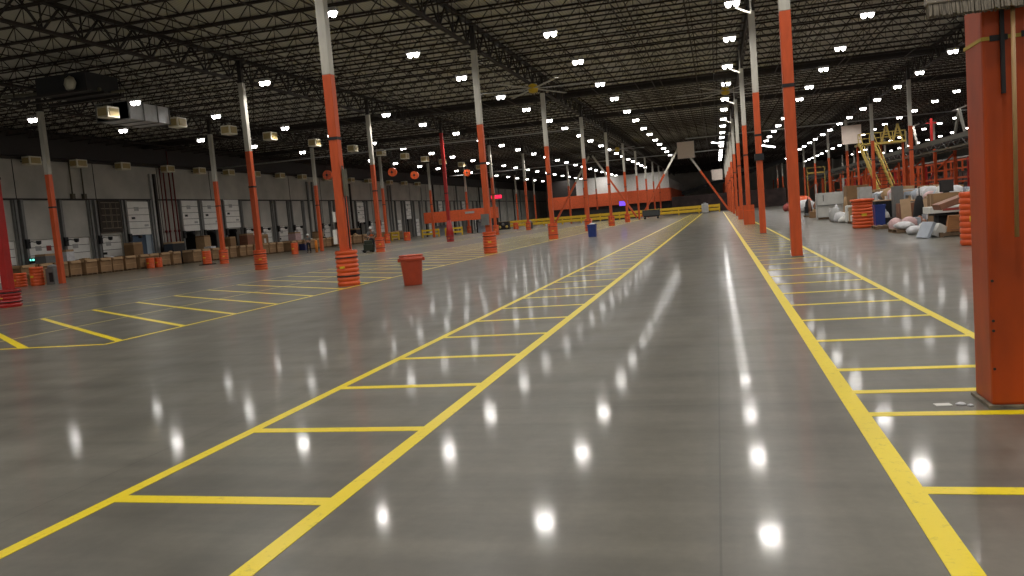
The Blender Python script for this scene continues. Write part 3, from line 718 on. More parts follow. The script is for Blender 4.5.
# ---------------------------------------------------------------- row of bulk cardboard boxes along the dock doors
def bulk_proto():
    t = thing('bulk_box', (0, 0, .14), 'tmp', 'box', 'open bulk boxes along the dock doors')
    b = MB(); w, h, e = .58, 1.04, .02
    b.box(-w, w, -w, -w+e, 0, h).box(-w, w, w-e, w, 0, h).box(-w, -w+e, -w+e, w-e, 0, h).box(w-e, w, -w+e, w-e, 0, h).box(-w+e, w-e, -w+e, w-e, .005, .02)
    b.build('carton', CARD, t)
    fl = MB().cbox((w+.05, 0, h-.09), (.02, 1.0, .2), Matrix.Rotation(-.35, 3, 'Y')).cbox((0, -w-.05, h-.08), (1.0, .02, .2), Matrix.Rotation(-.3, 3, 'X')); fl.build('flap', CARD2, t)
    MB().box(w+.001, w+.006, -.50, .50, .42, .46).build('strap', CARD2, t)
    return t
def pallet_mb(w=1.15, d=1.05):
    b = MB()
    for i in range(7): x = -w/2+.05+i*(w-.1)/6; b.box(x-.05, x+.05, -d/2, d/2, .115, .135)
    for y in (-d/2+.04, 0, d/2-.04): b.box(-w/2, w/2, y-.04, y+.04, .02, .115)
    for x in (-w/2+.05, 0, w/2-.05): b.box(x-.05, x+.05, -d/2, d/2, 0, .02)
    return b
bk = None; pl = None; Y = 44.5; n = 0; rnd = random.Random(11)
ctt = None
while Y < 112:
    n += 1
    if n in (13, 24, 31) : Y += 1.5
    x = -46.9+rnd.uniform(-.12, .12); L = 'open brown bulk box in the row before the dock doors, %s from the camera' % ordn(n); LP = 'wooden pallet under the bulk box row, %s from the camera' % ordn(n)
    if bk is None:
        bk = bulk_proto(); bk.location = (x, Y, .14); bk['label'] = L
        pl = pallet_mb().build('pallet', WOOD, None, (x, Y, 0)); tag(pl, LP, 'pallet', 'pallets under the bulk boxes')
    else:
        dup(bk, (x, Y, .14), L, rz=rnd.uniform(-.06, .06)); c = pl.copy(); COL.objects.link(c); c.location = (x, Y, 0); c['label'] = LP
    q = rnd.random()
    if q < .55:
        mm = [CARD2, CLOTHW, BCLOTH, GREY, PINK, LGREY][rnd.randrange(6)]
        h = rnd.uniform(.25, .75); w = rnd.uniform(.25, .42)
        if rnd.random() < .5: o = MB().box(-w, w, -w, w, 0, h+.45).box(-w*.9, w*.9, -.03, .03, h+.45, h+.455).build('merchandise_carton', mm, None, (x, Y, .17), bevel=.02); nm = 'square carton sticking out of the'
        else: o = MB().blob((0, 0, h*.5+.4), (w*1.1, w*1.1, h*.5+.2), n).build('merchandise_bag', mm, None, (x, Y, .17)); nm = 'bagged goods heaped in the'
        tag(o, '%s %s bulk box from the camera' % (nm, ordn(n)), 'goods')
    Y += 1.42
# stock behind the boxes: stacked cartons seen against the doors
for i, (yy, w, h, m, L) in enumerate([(48.4, .8, 1.7, GREY, 'grey wrapped load standing behind the first boxes'), (50.2, .55, 1.9, CLOTHW, 'white wrapped load behind the boxes near the dock-side column'), (57.6, .8, 2.1, CARD, 'tall brown carton load behind the boxes below the mesh panel'),
        (62.9, 1.2, 1.9, BLACK, 'black machinery load right of the open lit dock'), (67.2, .7, 2.3, CARD2, 'tan carton load in front of the first open dock'), (71.4, .7, 2.0, CARD, 'brown carton load in front of the middle open dock'), (74.6, .9, 2.2, BROWNB, 'reddish carton load in front of the third open dock'),
        (77.3, 1.0, 2.0, CARD, 'brown load with white label behind the boxes'), (84.5, .9, 2.0, PINK, 'pinkish wrapped load behind the boxes'), (90.2, .8, 1.9, CARD2, 'pale carton load near the closed doors'), (100.8, 1, 1.9, BLACK, 'black load near the far open dock')]):
    t = thing('wrapped_load', (-48.6, yy, 0), L, 'load')
    MB().box(-.5, .5, -w*.7, w*.7, .14, h).build('carton_block', m, t, bevel=.04); MB().box(-.48, .48, -w*.68, w*.68, h, h+.16).build('top_layer', CARD2 if m != CARD2 else CARD, t, bevel=.02)
    pallet_mb(1.1, w*1.5).build('base_pallet', WOOD, t)
    if i in (7,): MB().box(.5, .51, -.2, .2, h*.6, h*.85).build('white_label', PAPER, t)
t = thing('cardboard_crate', (-44.6, 103.2, 0), 'long pale cardboard crate beyond the drums on the left', 'box'); MB().box(-.9, .9, -1.2, 1.2, .12, 1.1).build('carton', CARD2, t, bevel=.03); pallet_mb(1.8, 2.3).build('base_pallet', WOOD, t)
# green dock signal
t = thing('dock_signal', (XL+.5, 48.0, 1.45), 'small dock signal with green light at the left edge', 'signal'); MB().box(-.1, .1, -.15, .15, -.2, .2).build('casing', BLACK, t); MB().lathe([(.07, 0), (.08, .02), (.02, .04)], 10, (.0, -.16, .05), 'y').box(.101, .12, -.08, .08, -.02, .12).build('lens', GRNLED, t)

# ---------------------------------------------------------------- people
def skinned(name, pts, edges, m, parent, sub=1):
    me = bpy.data.meshes.new(name); bm = bmesh.new(); lay = bm.verts.layers.skin.verify()
    vs = []
    for i, (p, r) in enumerate(pts):
        v = bm.verts.new(p); v[lay].radius = (r, r) if not isinstance(r, tuple) else r; v[lay].use_root = (i == 0); vs.append(v)
    for a, b in edges: bm.edges.new((vs[a], vs[b]))
    bm.to_mesh(me); bm.free(); me.materials.append(m)
    o = bpy.data.objects.new(name, me); COL.objects.link(o)
    if parent: o.parent = parent
    s = o.modifiers.new('skin', 'SKIN'); s.use_smooth_shade = True
    u = o.modifiers.new('sub', 'SUBSURF'); u.levels = sub; u.render_levels = sub
    return o
def person(loc, rz, label, pose, top, legm, helmet, vest=None):
    t = thing('person', loc, label, 'person', None, rz); J = pose
    pts = [(J['pel'], (.14, .11)), (J['wai'], (.13, .10)), (J['che'], (.17, .12)), (J['nek'], .055), (J['hd0'], .085), (J['hd1'], .095)]
    ed = [(0, 1), (1, 2), (2, 3), (3, 4), (4, 5)]
    for s in ('l', 'r'):
        k = len(pts); pts += [(J['sh'+s], .06), (J['el'+s], .042), (J['wr'+s], .028)]; ed += [(2, k), (k, k+1), (k+1, k+2)]
        w = Vector(J['wr'+s]); d = (w-Vector(J['el'+s])).normalized(); side = d.cross(Vector((0, 1, 0))); side = side.normalized() if side.length > .1 else Vector((1, 0, 0))
        pm = len(pts); pts.append((tuple(w+d*.06), (.035, .02))); ed.append((k+2, pm))
        for q in range(4):
            f1 = w+d*.10+side*(q-1.5)*.018; f2 = f1+d*(.055+.01*(q in (1, 2)))+Vector((0, 0, -.012)); kk = len(pts); pts += [(tuple(f1), .009), (tuple(f2), .008)]; ed += [(pm, kk), (kk, kk+1)]
        th = w+d*.05+side*.04; kk = len(pts); pts += [(tuple(th), .010), (tuple(th+d*.04), .009)]; ed += [(pm, kk), (kk, kk+1)]
        k = len(pts); pts += [(J['hp'+s], .09), (J['kn'+s], .06), (J['an'+s], .04), (J['to'+s], .035)]; ed += [(0, k), (k, k+1), (k+1, k+2), (k+2, k+3)]
    skinned('body', pts, ed, SKIN, t)
    q = [(J['wai'], (.155, .125)), (J['che'], (.19, .145)), (tuple(Vector(J['nek'])-Vector((0, 0, .03))), .08)]; e = [(0, 1), (1, 2)]
    for s in ('l', 'r'): k = len(q); q += [(J['sh'+s], .078), (J['el'+s], .058)]; e += [(1, k), (k, k+1)]
    skinned('shirt', q, e, top, t)
    q = [(J['wai'], (.15, .12)), (J['pel'], (.16, .13))]; e = [(0, 1)]
    for s in ('l', 'r'): k = len(q); q += [(J['hp'+s], .105), (J['kn'+s], .078), (J['an'+s], .06)]; e += [(1, k), (k, k+1), (k+1, k+2)]
    skinned('trousers', q, e, legm, t)
    if vest: skinned('vest', [(J['wai'], (.18, .145)), (J['che'], (.215, .165))], [(0, 1)], vest, t)
    for s in ('l', 'r'): a = Vector(J['an'+s]); b = Vector(J['to'+s]); MB().bar(a+Vector((0, 0, -.03)), b, .10, .08).build('shoe', BLACK, t, bevel=.02)
    h = Vector(J['hd1']); MB().lathe([(.155, 0), (.13, .01), (.125, .06), (.08, .12), (.02, .14)], 14, (h.x, h.y, h.z+.03)).build('helmet', helmet, t)
    MB().blob((h.x, h.y-.10, h.z-.02), (.012, .02, .02), 1, 6, 4, 0).build('nose', SKIN, t)
    MB().box(h.x-.045, h.x-.022, h.y-.105, h.y-.095, h.z+.0, h.z+.014).box(h.x+.022, h.x+.045, h.y-.105, h.y-.095, h.z+.0, h.z+.014).build('eyes', BLACK, t)
    return t
P1 = dict(pel=(0, 0, .92), wai=(0, 0, 1.06), che=(0, 0, 1.32), nek=(0, 0, 1.46), hd0=(0, -.01, 1.56), hd1=(0, -.01, 1.64), shl=(-.19, 0, 1.38), ell=(-.25, -.02, 1.12), wrl=(-.24, -.15, .92), shr=(.19, 0, 1.38), elr=(.25, -.02, 1.12), wrr=(.22, -.18, 1.02),
          hpl=(-.09, 0, .88), knl=(-.11, -.03, .48), anl=(-.12, .0, .09), tol=(-.13, -.14, .04), hpr=(.09, 0, .88), knr=(.12, .02, .48), anr=(.14, .08, .09), tor=(.15, -.06, .04))
person((-37.4, 67.4, 0), .2, 'worker in white helmet and grey top standing by an orange post', P1, GCLOTH, NAVY, PAPER)
tag(MB().lathe([(.13, 0), (.13, 1.05), (.10, 1.12), (.02, 1.13)], 16).build('bollard', mat('amber_bollard', (.75, .22, .02), .45), None, (-36.5, 67.2, 0)), 'amber-orange bollard right of the standing worker', 'bollard')
P2 = dict(pel=(0, .05, 1.02), wai=(0, .03, 1.15), che=(0, -.06, 1.42), nek=(0, -.10, 1.56), hd0=(0, -.14, 1.66), hd1=(0, -.15, 1.74), shl=(-.2, -.06, 1.47), ell=(-.3, -.15, 1.22), wrl=(-.2, -.38, 1.14), shr=(.2, -.06, 1.47), elr=(.3, -.15, 1.22), wrr=(.2, -.38, 1.14),
          hpl=(-.1, .04, .98), knl=(-.13, -.05, .60), anl=(-.13, .05, .27), tol=(-.13, -.1, .23), hpr=(.1, .04, .98), knr=(.13, -.05, .60), anr=(.13, .05, .27), tor=(.13, -.1, .23))
person((-25.2, 54.9, 0), .5, 'rider in orange vest and white helmet on a dark pallet truck', P2, GCLOTH, NAVY, PAPER, HIVIS)
t = thing('pallet_truck', (-25.3, 54.4, 0), 'dark green and black ride-on pallet truck carrying a worker in orange', 'vehicle', rz=.5)
GRN = mat('dark_green_paint', (.022, .032, .018), .5)
MB().box(-.36, .36, -.75, -.12, .14, .62).box(-.30, .30, -.72, -.45, .62, .92).build('power_unit', GRN, t, bevel=.04)
MB().box(-.42, .42, .08, .95, .12, .18).build('platform', BLACK, t)
MB().box(-.42, -.12, .95, 2.0, .10, .18).box(.12, .42, .95, 2.0, .10, .18).build('fork', TRACK, t)
MB().tube((0, -.2, .95), (0, .0, 1.1), .03, 8).tube((-.25, .0, 1.1), (.25, .0, 1.1), .025, 8).build('steering_handle', BLACK, t)
for sx in (-.38, .38): MB().lathe([(.02, -.05), (.14, -.05), (.14, .05), (.02, .05)], 16, (sx*.8, -.55, .14), 'y').build('wheel', BLACK, t)
for sx in (-.27, .27): MB().lathe([(.02, -.04), (.08, -.04), (.08, .04), (.02, .04)], 12, (sx, 1.8, .08), 'y').build('wheel', BLACK, t)

# ---------------------------------------------------------------- far barrier and things at the far end
t = thing('guard_rail', (0, 131, 0), 'long yellow double guard rail across the far end of the aisle', 'barrier')
x0, x1 = -38.0, .35
for z in (.28, .84): MB().box(x0, x1, -.04, .04, z, z+.44).box(x0, x1, -.09, -.04, z+.14, z+.30).build('rail', YEL, t)
x = x0
while x <= x1+.01: MB().box(x-.1, x+.1, .04, .26, 0, 1.3).build('post', YEL, t); x += 3.196
t = thing('storage_tank', (-1.85, 129.2, 0), 'upright grey drum-shaped container in front of the far yellow rail', 'container')
MB().lathe([(.3, 0), (.52, .02), (.54, .2), (.54, 1.35), (.50, 1.5), (.02, 1.55)], 20).build('tank', LGREY, t); MB().lathe([(.2, 1.55), (.2, 1.7), (.02, 1.72)], 14).build('cap', GREY, t)
t = thing('utility_cart', (-9.0, 113.2, 0), 'dark grey tilt cart standing left of the aisle near the rail', 'cart')
b = MB().prism([(-1.2, -.5), (1.2, -.5), (1.2, .5), (-1.2, .5)], .45, 1.2); b.box(-1.28, 1.28, -.58, .58, 1.2, 1.28); b.build('tub', mat('dark_grey_plastic', (.06, .065, .065), .5), t, bevel=.04)
MB().box(-1.1, 1.1, -.4, .4, .3, .45).build('chassis', BLACK, t)
for sx in (-.9, .9):
    for sy in (-.38, .38): MB().lathe([(.03, -.05), (.15, -.05), (.15, .05), (.03, .05)], 12, (sx, sy, .15), 'y').build('wheel', BLACK, t)
t = thing('service_counter', (-17.5, 138, 0), 'long black counter behind the far yellow rail', 'counter')
MB().box(-4.5, 4.5, -.5, .5, 0, 1.9).build('body', BLACK, t, bevel=.03); MB().box(-4.6, 4.6, -.6, .6, 1.9, 2.0).build('counter_top', DARKST, t)
t = thing('monitor', (-15.6, 138, 2.0), 'glowing purple screen on the far black counter', 'screen'); MB().box(-.8, .8, .02, .12, .25, 1.15).box(-.1, .1, 0, .1, 0, .25).build('casing', BLACK, t); MB().box(-.74, .74, 0, .018, .3, 1.1).build('display', PURP, t)
# enclosure (office block) at far left-centre with orange lower band and white upper band
struct('wall_enclosure', MB().box(-28.3, -9.2, 165, 165.3, 5.3, 8.7).box(-9.5, -9.2, 165.3, 234, 5.3, 7.4), mat('white_painted_wall', (.82, .80, .77), .6))
struct('wall_enclosure_band', MB().box(-34.5, -9.1, 164.8, 165.0, 2.7, 5.3).box(-9.1, -8.9, 165.0, 234, 2.7, 5.3), REDBAND)
struct('wall_enclosure_base', MB().box(-34.5, -9.2, 166, 166.2, 0, 2.7).box(-9.6, -9.3, 166.2, 234, 0, 2.7), BLACK)
struct('wall_enclosure_top', MB().box(-34.5, -28.32, 165, 165.2, 5.3, 8.7), DARKST)
# canopy/enclosure on the left
t = thing('orange_enclosure', (-36.6, 111.5, 0), 'orange-red fascia canopy booth on the left beyond the box row', 'booth')
MB().box(-5.2, 5.4, -1.5, 1.5, 1.95, 3.55).build('fascia', REDBAND, t)
for x in (-5.0, -1.5, 2.0, 5.2): MB().box(x-.1, x+.1, -1.4, -1.2, 0, 1.95).build('post', DARKST, t); MB().box(x-.1, x+.1, 1.2, 1.4, 0, 1.95).build('post', DARKST, t)
MB().box(1.2, 2.6, -1.53, -1.505, 2.9, 3.2).build('sign_plate', LGREY, t)
MB().box(-4.4, -1.8, .3, 1.0, 0, 1.5).box(2.4, 4.6, .3, 1, 0, 1.6).build('shelving', LBLUE, t)
for i, (x, y, L) in enumerate([(-38.6, 103.5, 'yellow low rail before the orange booth, left one'), (-35.2, 103.5, 'yellow low rail before the orange booth, right one'), (-43.0, 101.4, 'yellow low rail beside the long pale crate')]):
    t = thing('low_rail', (x, y, 0), L, 'barrier', 'low yellow rails by the booth'); w = 1.2 if i < 2 else .5
    MB().box(-w, w, -.05, .05, .35, .6).box(-w, w, -.05, .05, .85, 1.1).build('rail', YEL, t); MB().box(-w-.08, -w+.08, .051, .2, 0, 1.15).build('post', YEL, t); MB().box(w-.08, w+.08, .051, .2, 0, 1.15).build('post', YEL, t)
t = thing('lit_sign', (-33.0, 119, 4.9), 'small glowing red sign hung on the left side far off', 'sign'); MB().box(-.9, .9, 0, .2, 0, .62).build('casing', BLACK, t); MB().box(-.86, .86, -.02, -.001, .04, .58).build('face', REDLED, t); MB().bar((0, .1, .62), (0, .1, 5.7), .05).build('hanger', DARKST, t)
t = thing('grey_machine', (-32.0, 116.5, 0), 'dark jumbled machine beside the red post booth end', 'machine')
MB().box(-1.4, 1.4, -.5, .5, .1, 1.3).build('frame', BLACK, t, bevel=.05)
for i in range(5): MB().lathe([(.05, -.04), (.22, -.04), (.22, .04), (.05, .04)], 10, (-1.1+i*.55, -.56, .5+.4*(i % 2)), 'y').build('reel', GREY if i % 2 else YDIM, t)

# ---------------------------------------------------------------- overhead conveyor on the right
t = thing('overhead_conveyor', (20.4, 0, 0), 'long dark elevated conveyor running down the right side of the hall', 'conveyor')
MB().box(-.1, .0, 44, 205, 5.35, 5.75).box(1.6, 1.7, 44, 205, 5.35, 5.75).build('side_rail', mat('grey_green_steel', (.11, .115, .095), .5), t)
MB().box(0.01, 1.59, 44, 205, 5.2, 5.34).build('belt', BLACK, t)
MB().box(-.1, 0, 44, 205, 4.62, 4.78).box(1.6, 1.7, 44, 205, 4.62, 4.78).build('lower_rail', OLIVE, t)
w = MB(); y = 44.0
while y < 203: w.bar((-.05, y, 4.7), (-.05, y+1.5, 5.4), .05).bar((-.05, y+1.5, 5.4), (-.05, y+3, 4.7), .05); y += 3
w.build('lattice', TRACK, t)
for y in range(48, 200, 12):
    MB().bar((-.05, y, 0), (-.05, y, 4.62), .25).bar((1.65, y, 0), (1.65, y, 4.62), .25).bar((-.05, y, 2.8), (1.65, y, 4.4), .14).build('support_leg', ORANGE, t)
t = thing('overhead_duct', (23.8, 0, 0), 'pale conduit line running under the elevated conveyor on the right', 'conduit'); MB().box(-.08, .08, 50, 200, 4.0, 4.15).build('tray', LGREY, t)
for y in range(52, 200, 14): MB().bar((0, y, 4.15), (0, y, 10.6), .03).build('hanger', DARKST, t)
t = thing('rack_bays', (26.0, 0, 0), 'row of orange rack uprights and beams beyond the right conveyor', 'rack')
for y in range(58, 190, 9):
    MB().bar((0, y, 0), (0, y, 4.3), .32).bar((1.1, y, 0), (1.1, y, 4.3), .32).bar((0, y, 1.0), (1.1, y, 3.8), .12).build('upright_frame', ORANGE if y % 2 else REDP, t)
MB().box(-.1, .1, 58, 190, 2.0, 2.2).box(-.1, .1, 58, 190, 3.9, 4.1).build('beam', ORANGE, t)
t = thing('pallet_rack', (31.0, 0, 0), 'long orange pallet rack with dark goods at the far right', 'rack')
for y in range(64, 200, 8): MB().bar((0, y, 0), (0, y, 4.6), .2).bar((1.4, y, 0), (1.4, y, 4.6), .2).build('upright_frame', ORANGE, t)
MB().box(-.06, .06, 64, 192, 1.6, 1.8).box(-.06, .06, 64, 192, 3.3, 3.5).build('beam', ORANGE, t)
gd = MB(); rnd = random.Random(5); y = 65
while y < 190: w = rnd.uniform(1, 2.4); gd.box(.1, 1.3, y, y+w, .1, rnd.uniform(.9, 1.5)); gd.box(.1, 1.3, y, y+w*.9, 1.82, 1.82+rnd.uniform(.6, 1.3)); y += w+.3
tag(gd.build('stored_goods', mat('dark_mixed_goods', (.09, .055, .045), .7, noise=.6, nscale=.9, dirt=(.02, .02, .02)), t), kind='stuff')
for i, (x, y) in enumerate([(21.2, 79), (21.2, 96)]):
    t = thing('a_frame', (x, y, 5.78), ['white A-shaped frame standing on the overhead conveyor, nearer one', 'white A-shaped frame standing on the overhead conveyor, farther one'][i], 'frame', 'white frames on the conveyor')
    MB().bar((0, -1.6, 0), (0, 0, 2.2), .2).bar((0, 1.6, 0), (0, 0, 2.2), .2).build('strut', WHITE, t); MB().bar((0, -2.8, 2.3), (0, 2.0, 2.3), .1).build('top_bar', LGREY, t)
o = MB().box(-.12, .12, -.12, .12, 5.78, 8.2).box(-.5, .5, -.06, .06, 7.7, 7.8).build('red_mast', REDP, None, (21.3, 89, 0)); tag(o, 'dark red mast on the overhead conveyor between the white frames', 'mast')
# yellow steel stair and platform
t = thing('platform_stair', (15.6, 90, 0), 'yellow steel stair rising to a railed platform on the right', 'stair')
a0, a1 = Vector((-.9, 0, 6.4)), Vector((.5, -2.4, 1.0))
for dx in (0, 1.35):
    MB().bar(a0+Vector((dx, 0, 0)), a1+Vector((dx, 0, 0)), .12, .34).build('stringer', YDIM, t)
    MB().bar(a0+Vector((dx, 0, 1.0)), a1+Vector((dx, 0, 1.0)), .07).build('handrail', YDIM, t)
tr = MB()
for i in range(14): p = a0.lerp(a1, (i+.5)/14); tr.box(p.x+.06, p.x+1.29, p.y-.12, p.y+.12, p.z-.02, p.z+.03)
tr.build('treads', BLACK, t)
MB().box(-1.0, 3.6, .2, 2.4, 6.2, 6.4).build('platform', YDIM, t)
rl = MB().box(-1.0, 3.6, .2, .26, 7.35, 7.43).box(-1, 3.6, .2, .26, 6.85, 6.92)
for x in (-1, .1, 1.2, 2.3, 3.5): rl.box(x, x+.08, .2, .28, 6.4, 7.4)
rl.build('guard_rail', YDIM, t)
for x in (-.9, 1.4, 3.5): MB().bar((x, 1.3, 0), (x, 1.3, 6.2), .2).build('platform_leg', ORANGE, t)
for x in (1.9, 3.0): MB().bar((x-.45, 1.0, 6.4), (x, 1.0, 8.2), .16).bar((x+.45, 1.0, 6.4), (x, 1.0, 8.2), .16).bar((x-.25, 1.0, 7.2), (x+.25, 1.0, 7.2), .12).build('lifting_frame', YDIM, t)
for i, (yy, z) in enumerate([(150, 5.2)]):
    t = thing('yellow_gantry', (17.2, yy, 0), 'yellow steel gantry frame far beyond the stair on the right', 'gantry')
    MB().box(-1.5, 1.5, -.1, .1, z, z+.25).box(-1.5, 1.5, -.1, .1, z+1.0, z+1.1).build('beam', YDIM, t)
    for x in (-1.45, 0, 1.45): MB().box(x-.06, x+.06, -.1, .1, 0, z+1.1).build('post', YDIM, t)
# black overhead conveyor crossing far away
o = MB().bar((-7, 172, 4.0), (14, 172, 9.0), 1.0, .8).build('incline_conveyor', BLACK); tag(o, 'black inclined conveyor crossing the far end beyond the rail', 'conveyor')
o = MB().box(-8, 12, 0, 1.2, 0, 3.2).build('dark_stock', mat('dark_brown_stock', (.05, .03, .028), .7, noise=.6, nscale=.7), None, (0, 150, 0)); tag(o, 'dark block of stock beyond the far yellow rail', 'stock')

# ---------------------------------------------------------------- salvage piles on the right
def pal(loc, rz, label, w=1.2, d=1.0):
    o = pallet_mb(w, d).build('pallet', WOOD, None, loc); o.rotation_euler = (0, 0, rz); return tag(o, label, 'pallet', 'pallets under the salvage piles')
def carton(loc, sz, m, label, rz=0, name='carton', flap=True, rot=None, cat='box', bev=.012):
    o = MB().box(-sz[0]/2, sz[0]/2, -sz[1]/2, sz[1]/2, 0, sz[2]).build(name, m, None, loc, bevel=bev); o.rotation_euler = rot or (0, 0, rz)
    tag(o, label, cat)
    if flap: MB().box(-sz[0]/2-.002, sz[0]/2+.002, -.03, .03, sz[2]*.55, sz[2]+.003).build('tape', TAN, o)
    return o
def table(loc, L, W, H, label, n=3):
    t = thing('work_table', loc, label, 'table', 'tables of the salvage area'); MB().box(-W/2, W/2, -L/2, L/2, H-.05, H).build('table_top', TAN, t)
    for sx in (-1, 1):
        for sy in (-1, 1): MB().box(sx*(W/2-.06)-.03, sx*(W/2-.06)+.03, sy*(L/2-.08)-.03, sy*(L/2-.08)+.03, 0, H-.05).build('leg', TRACK, t)
    return t
TY = [24.0, 27.4, 30.8, 34.2, 37.6, 41.0, 44.4, 47.8]
rnd = random.Random(21); cnt = 0
cols = [(CLOTHW, 'white'), (LGREY, 'grey'), (CLOTHW, 'white'), (LBLUE, 'pale blue'), (PINK, 'pinkish'), (GREY, 'dark grey'), (PAPER, 'bright white'), (CARD2, 'tan')]
for i, y in enumerate(TY):
    table((8.7, y, 0), 3.2, 1.2, 1.0, 'long work table heaped with white goods, %s from the camera' % ordn(i+1))
    yy = y-1.5
    j = 0
    while yy < y+1.45:
        j += 1; m, cn = cols[rnd.randrange(8)]; w = rnd.uniform(.28, .5); h = rnd.uniform(.14, .42)
        cnt += 1; pos = '%s item on the %s table from the camera' % (ordn(j), ordn(i+1))
        if rnd.random() < .6: o = MB().blob((0, 0, h*.55), (.34, w*.47, h*.9), cnt, 12, 8, .3).build('bagged_goods', m, None, (8.55+rnd.uniform(-.1, .1), yy+w/2, 1.0)); tag(o, '%s bagged goods, %s' % (cn, pos), 'goods', 'goods on the salvage tables')
        else: o = MB().box(-.36, .3, -w/2, w/2, 0, h).box(-.37, .31, -.02, .02, h*.4, h+.002).build('boxed_goods', m, None, (8.55, yy+w/2, 1.001), bevel=.015); o.rotation_euler = (0, 0, rnd.uniform(-.05, .05)); tag(o, '%s boxed goods, %s' % (cn, pos), 'goods', 'goods on the salvage tables')
        yy += w+.03
# stair-stepped white cartons
for i, (y, z, w) in enumerate([(25.6, 0, 1.0), (25.8, .34, .8), (26.0, .68, .6)]):
    carton((7.85+.15*i, 26.4+.1*i, 1.05+.30*i) if False else (10.3, 31.0+.45*i, 1.15+.34*i), (1.5-.35*i, 1.3, .335), PAPER, ['long white carton at the bottom of the stepped stack', 'white carton in the middle of the stepped stack', 'small white carton topping the stepped stack'][i], name='white_carton')
tag(MB().box(-.9, .9, -.7, .7, 1.08, 1.14).box(-.85, -.75, -.65, -.55, 0, 1.08).box(.75, .85, -.65, -.55, 0, 1.08).box(-.85, -.75, .55, .65, 0, 1.08).box(.75, .85, .55, .65, 0, 1.08).build('bench', TRACK, None, (10.3, 31.3, 0)), 'grey bench under the stepped white cartons', 'bench')
# items in front (x about 5.8 .. 8)
pal((7.0, 26.9, 0), .1, 'pallet under the orange-brown cabinet', 1.3, 1.2)
t = thing('small_cabinet', (6.95, 26.5, .14), 'orange-brown tapered cabinet standing on a low pallet', 'cabinet', rz=-.15)
b = MB(); b.v = [(-.30, -.25, 0), (.30, -.25, 0), (.30, .25, 0), (-.30, .25, 0), (-.22, -.2, .48), (.24, -.2, .48), (.24, .2, .48), (-.22, .2, .48)]; b.f = [(3, 2, 1, 0), (0, 1, 5, 4), (1, 2, 6, 5), (2, 3, 7, 6), (3, 0, 4, 7), (4, 5, 6, 7)]
b.build('body', OCHRE, t, bevel=.01); MB().box(-.2, .22, -.26, -.235, .05, .07).build('base_strip', BROWNB, t)
carton((7.55, 26.3, .0), (.35, .4, .95), BCLOTH, 'narrow black upright case right of the orange-brown cabinet', flap=False, name='black_case', cat='case')
t = thing('flat_box', (7.15, 27.3, .62), 'long printed carton lying above the cabinet with red stripe', 'box', rz=.08)
MB().box(-.85, .6, -.35, .35, .08, .28).build('carton', PAPER, t, bevel=.01); MB().box(-.5, .3, -.356, -.351, .14, .22).build('red_stripe', BRICKR, t); MB().box(-.7, .5, -.3, .3, 0, .08).build('tray', BLACK, t)
carton((7.2, 27.38, .14), (1.2, .6, .48), BCLOTH, 'black crate under the long printed carton', flap=False, name='black_crate', cat='crate')
# slanted brown slab
o = MB().box(-.75, .75, -.3, .3, -.09, .09).build('wooden_slab', BROWNB, None, (6.95, 25.9, 1.13), bevel=.02); o.rotation_euler = (0, -.30, .1); tag(o, 'reddish-brown slab lying slanted across the pile at right', 'board')
carton((6.75, 26.2, .6) if False else (7.45, 25.9, .96), (.3, .4, .12), BLACK, 'small black block under the slanted slab', flap=False, name='black_block', cat='block')
t = thing('monitor', (7.05, 27.9, 1.30), 'black boxy monitor standing above the slanted slab', 'monitor'); MB().box(-.2, .2, -.05, .02, .03, .40).build('casing', BLACK, t, bevel=.01); MB().box(-.12, .12, .02, .22, .08, .3).build('rear_housing', BCLOTH, t); MB().box(-.17, .17, -.056, -.051, .07, .37).build('screen', DARKST, t); MB().box(-.08, .08, -.04, .1, 0, .03).build('stand', BLACK, t)
carton((7.1, 28.2, 0), (.9, .8, 1.295), CARD, 'brown carton block carrying the black monitor', name='carton_block')
# leaning panels
for i, (x, y, w, h, m, L, ry) in enumerate([(5.95, 26.3, .10, .52, LBLUE, 'pale blue panel leaning on the pallet front', .45), (6.3, 26.6, .3, .4, PAPER, 'white crumpled panel behind the pale blue one', .5)]):
    o = MB().box(-w/2, w/2, -.3, .3, 0, h).build('leaning_panel', m, None, (x, y, .0), bevel=.01); o.rotation_euler = (0, ry, .3); tag(o, L, 'panel')
pal((6.6, 30.6, 0), .05, 'pallet with white sacks in front of the tables', 1.3, 1.2); pal((6.7, 34.3, 0), -.05, 'pallet with flat cartons beside the blue bin', 1.4, 1.3)
for i, (x, y, z, a, b, c, m, L) in enumerate([(6.3, 30.3, .14, .30, .4, .16, CLOTHW, 'white sack at the front left of the sack pallet'), (6.95, 30.2, .14, .2, .3, .12, PAPER, 'flat white sack at the front right of the sack pallet'), (6.6, 31.05, .14, .25, .25, .24, PINK, 'pink and white bag at the rear of the sack pallet'),
        (6.4, 32.2, 0, .24, .3, .30, PINK, 'pinkish bag on the floor between two pallets'), (6.35, 28.9, 0, .3, .35, .18, CLOTHW, 'white bag on the floor left of the leaning panel'), (6.8, 33.7, .14, .4, .5, .13, LGREY, 'flat grey sack on the pallet beside the blue bin'),
        (6.3, 45.2, 0, .35, .4, .35, CLOTHW, 'white sack heap right of the white bin'), (6.5, 43.9, 0, .5, .4, .25, PAPER, 'low white sack beside the white cabinet'), (6.2, 46.3, 0, .3, .3, .5, LGREY, 'grey sack leaning by the white bin')]):
    tag(MB().blob((0, 0, c*.6), (a, b, c), 50+i, 14, 9, .3).build('sack', m, None, (x, y, z)), L, 'sack', 'loose sacks in front of the tables')
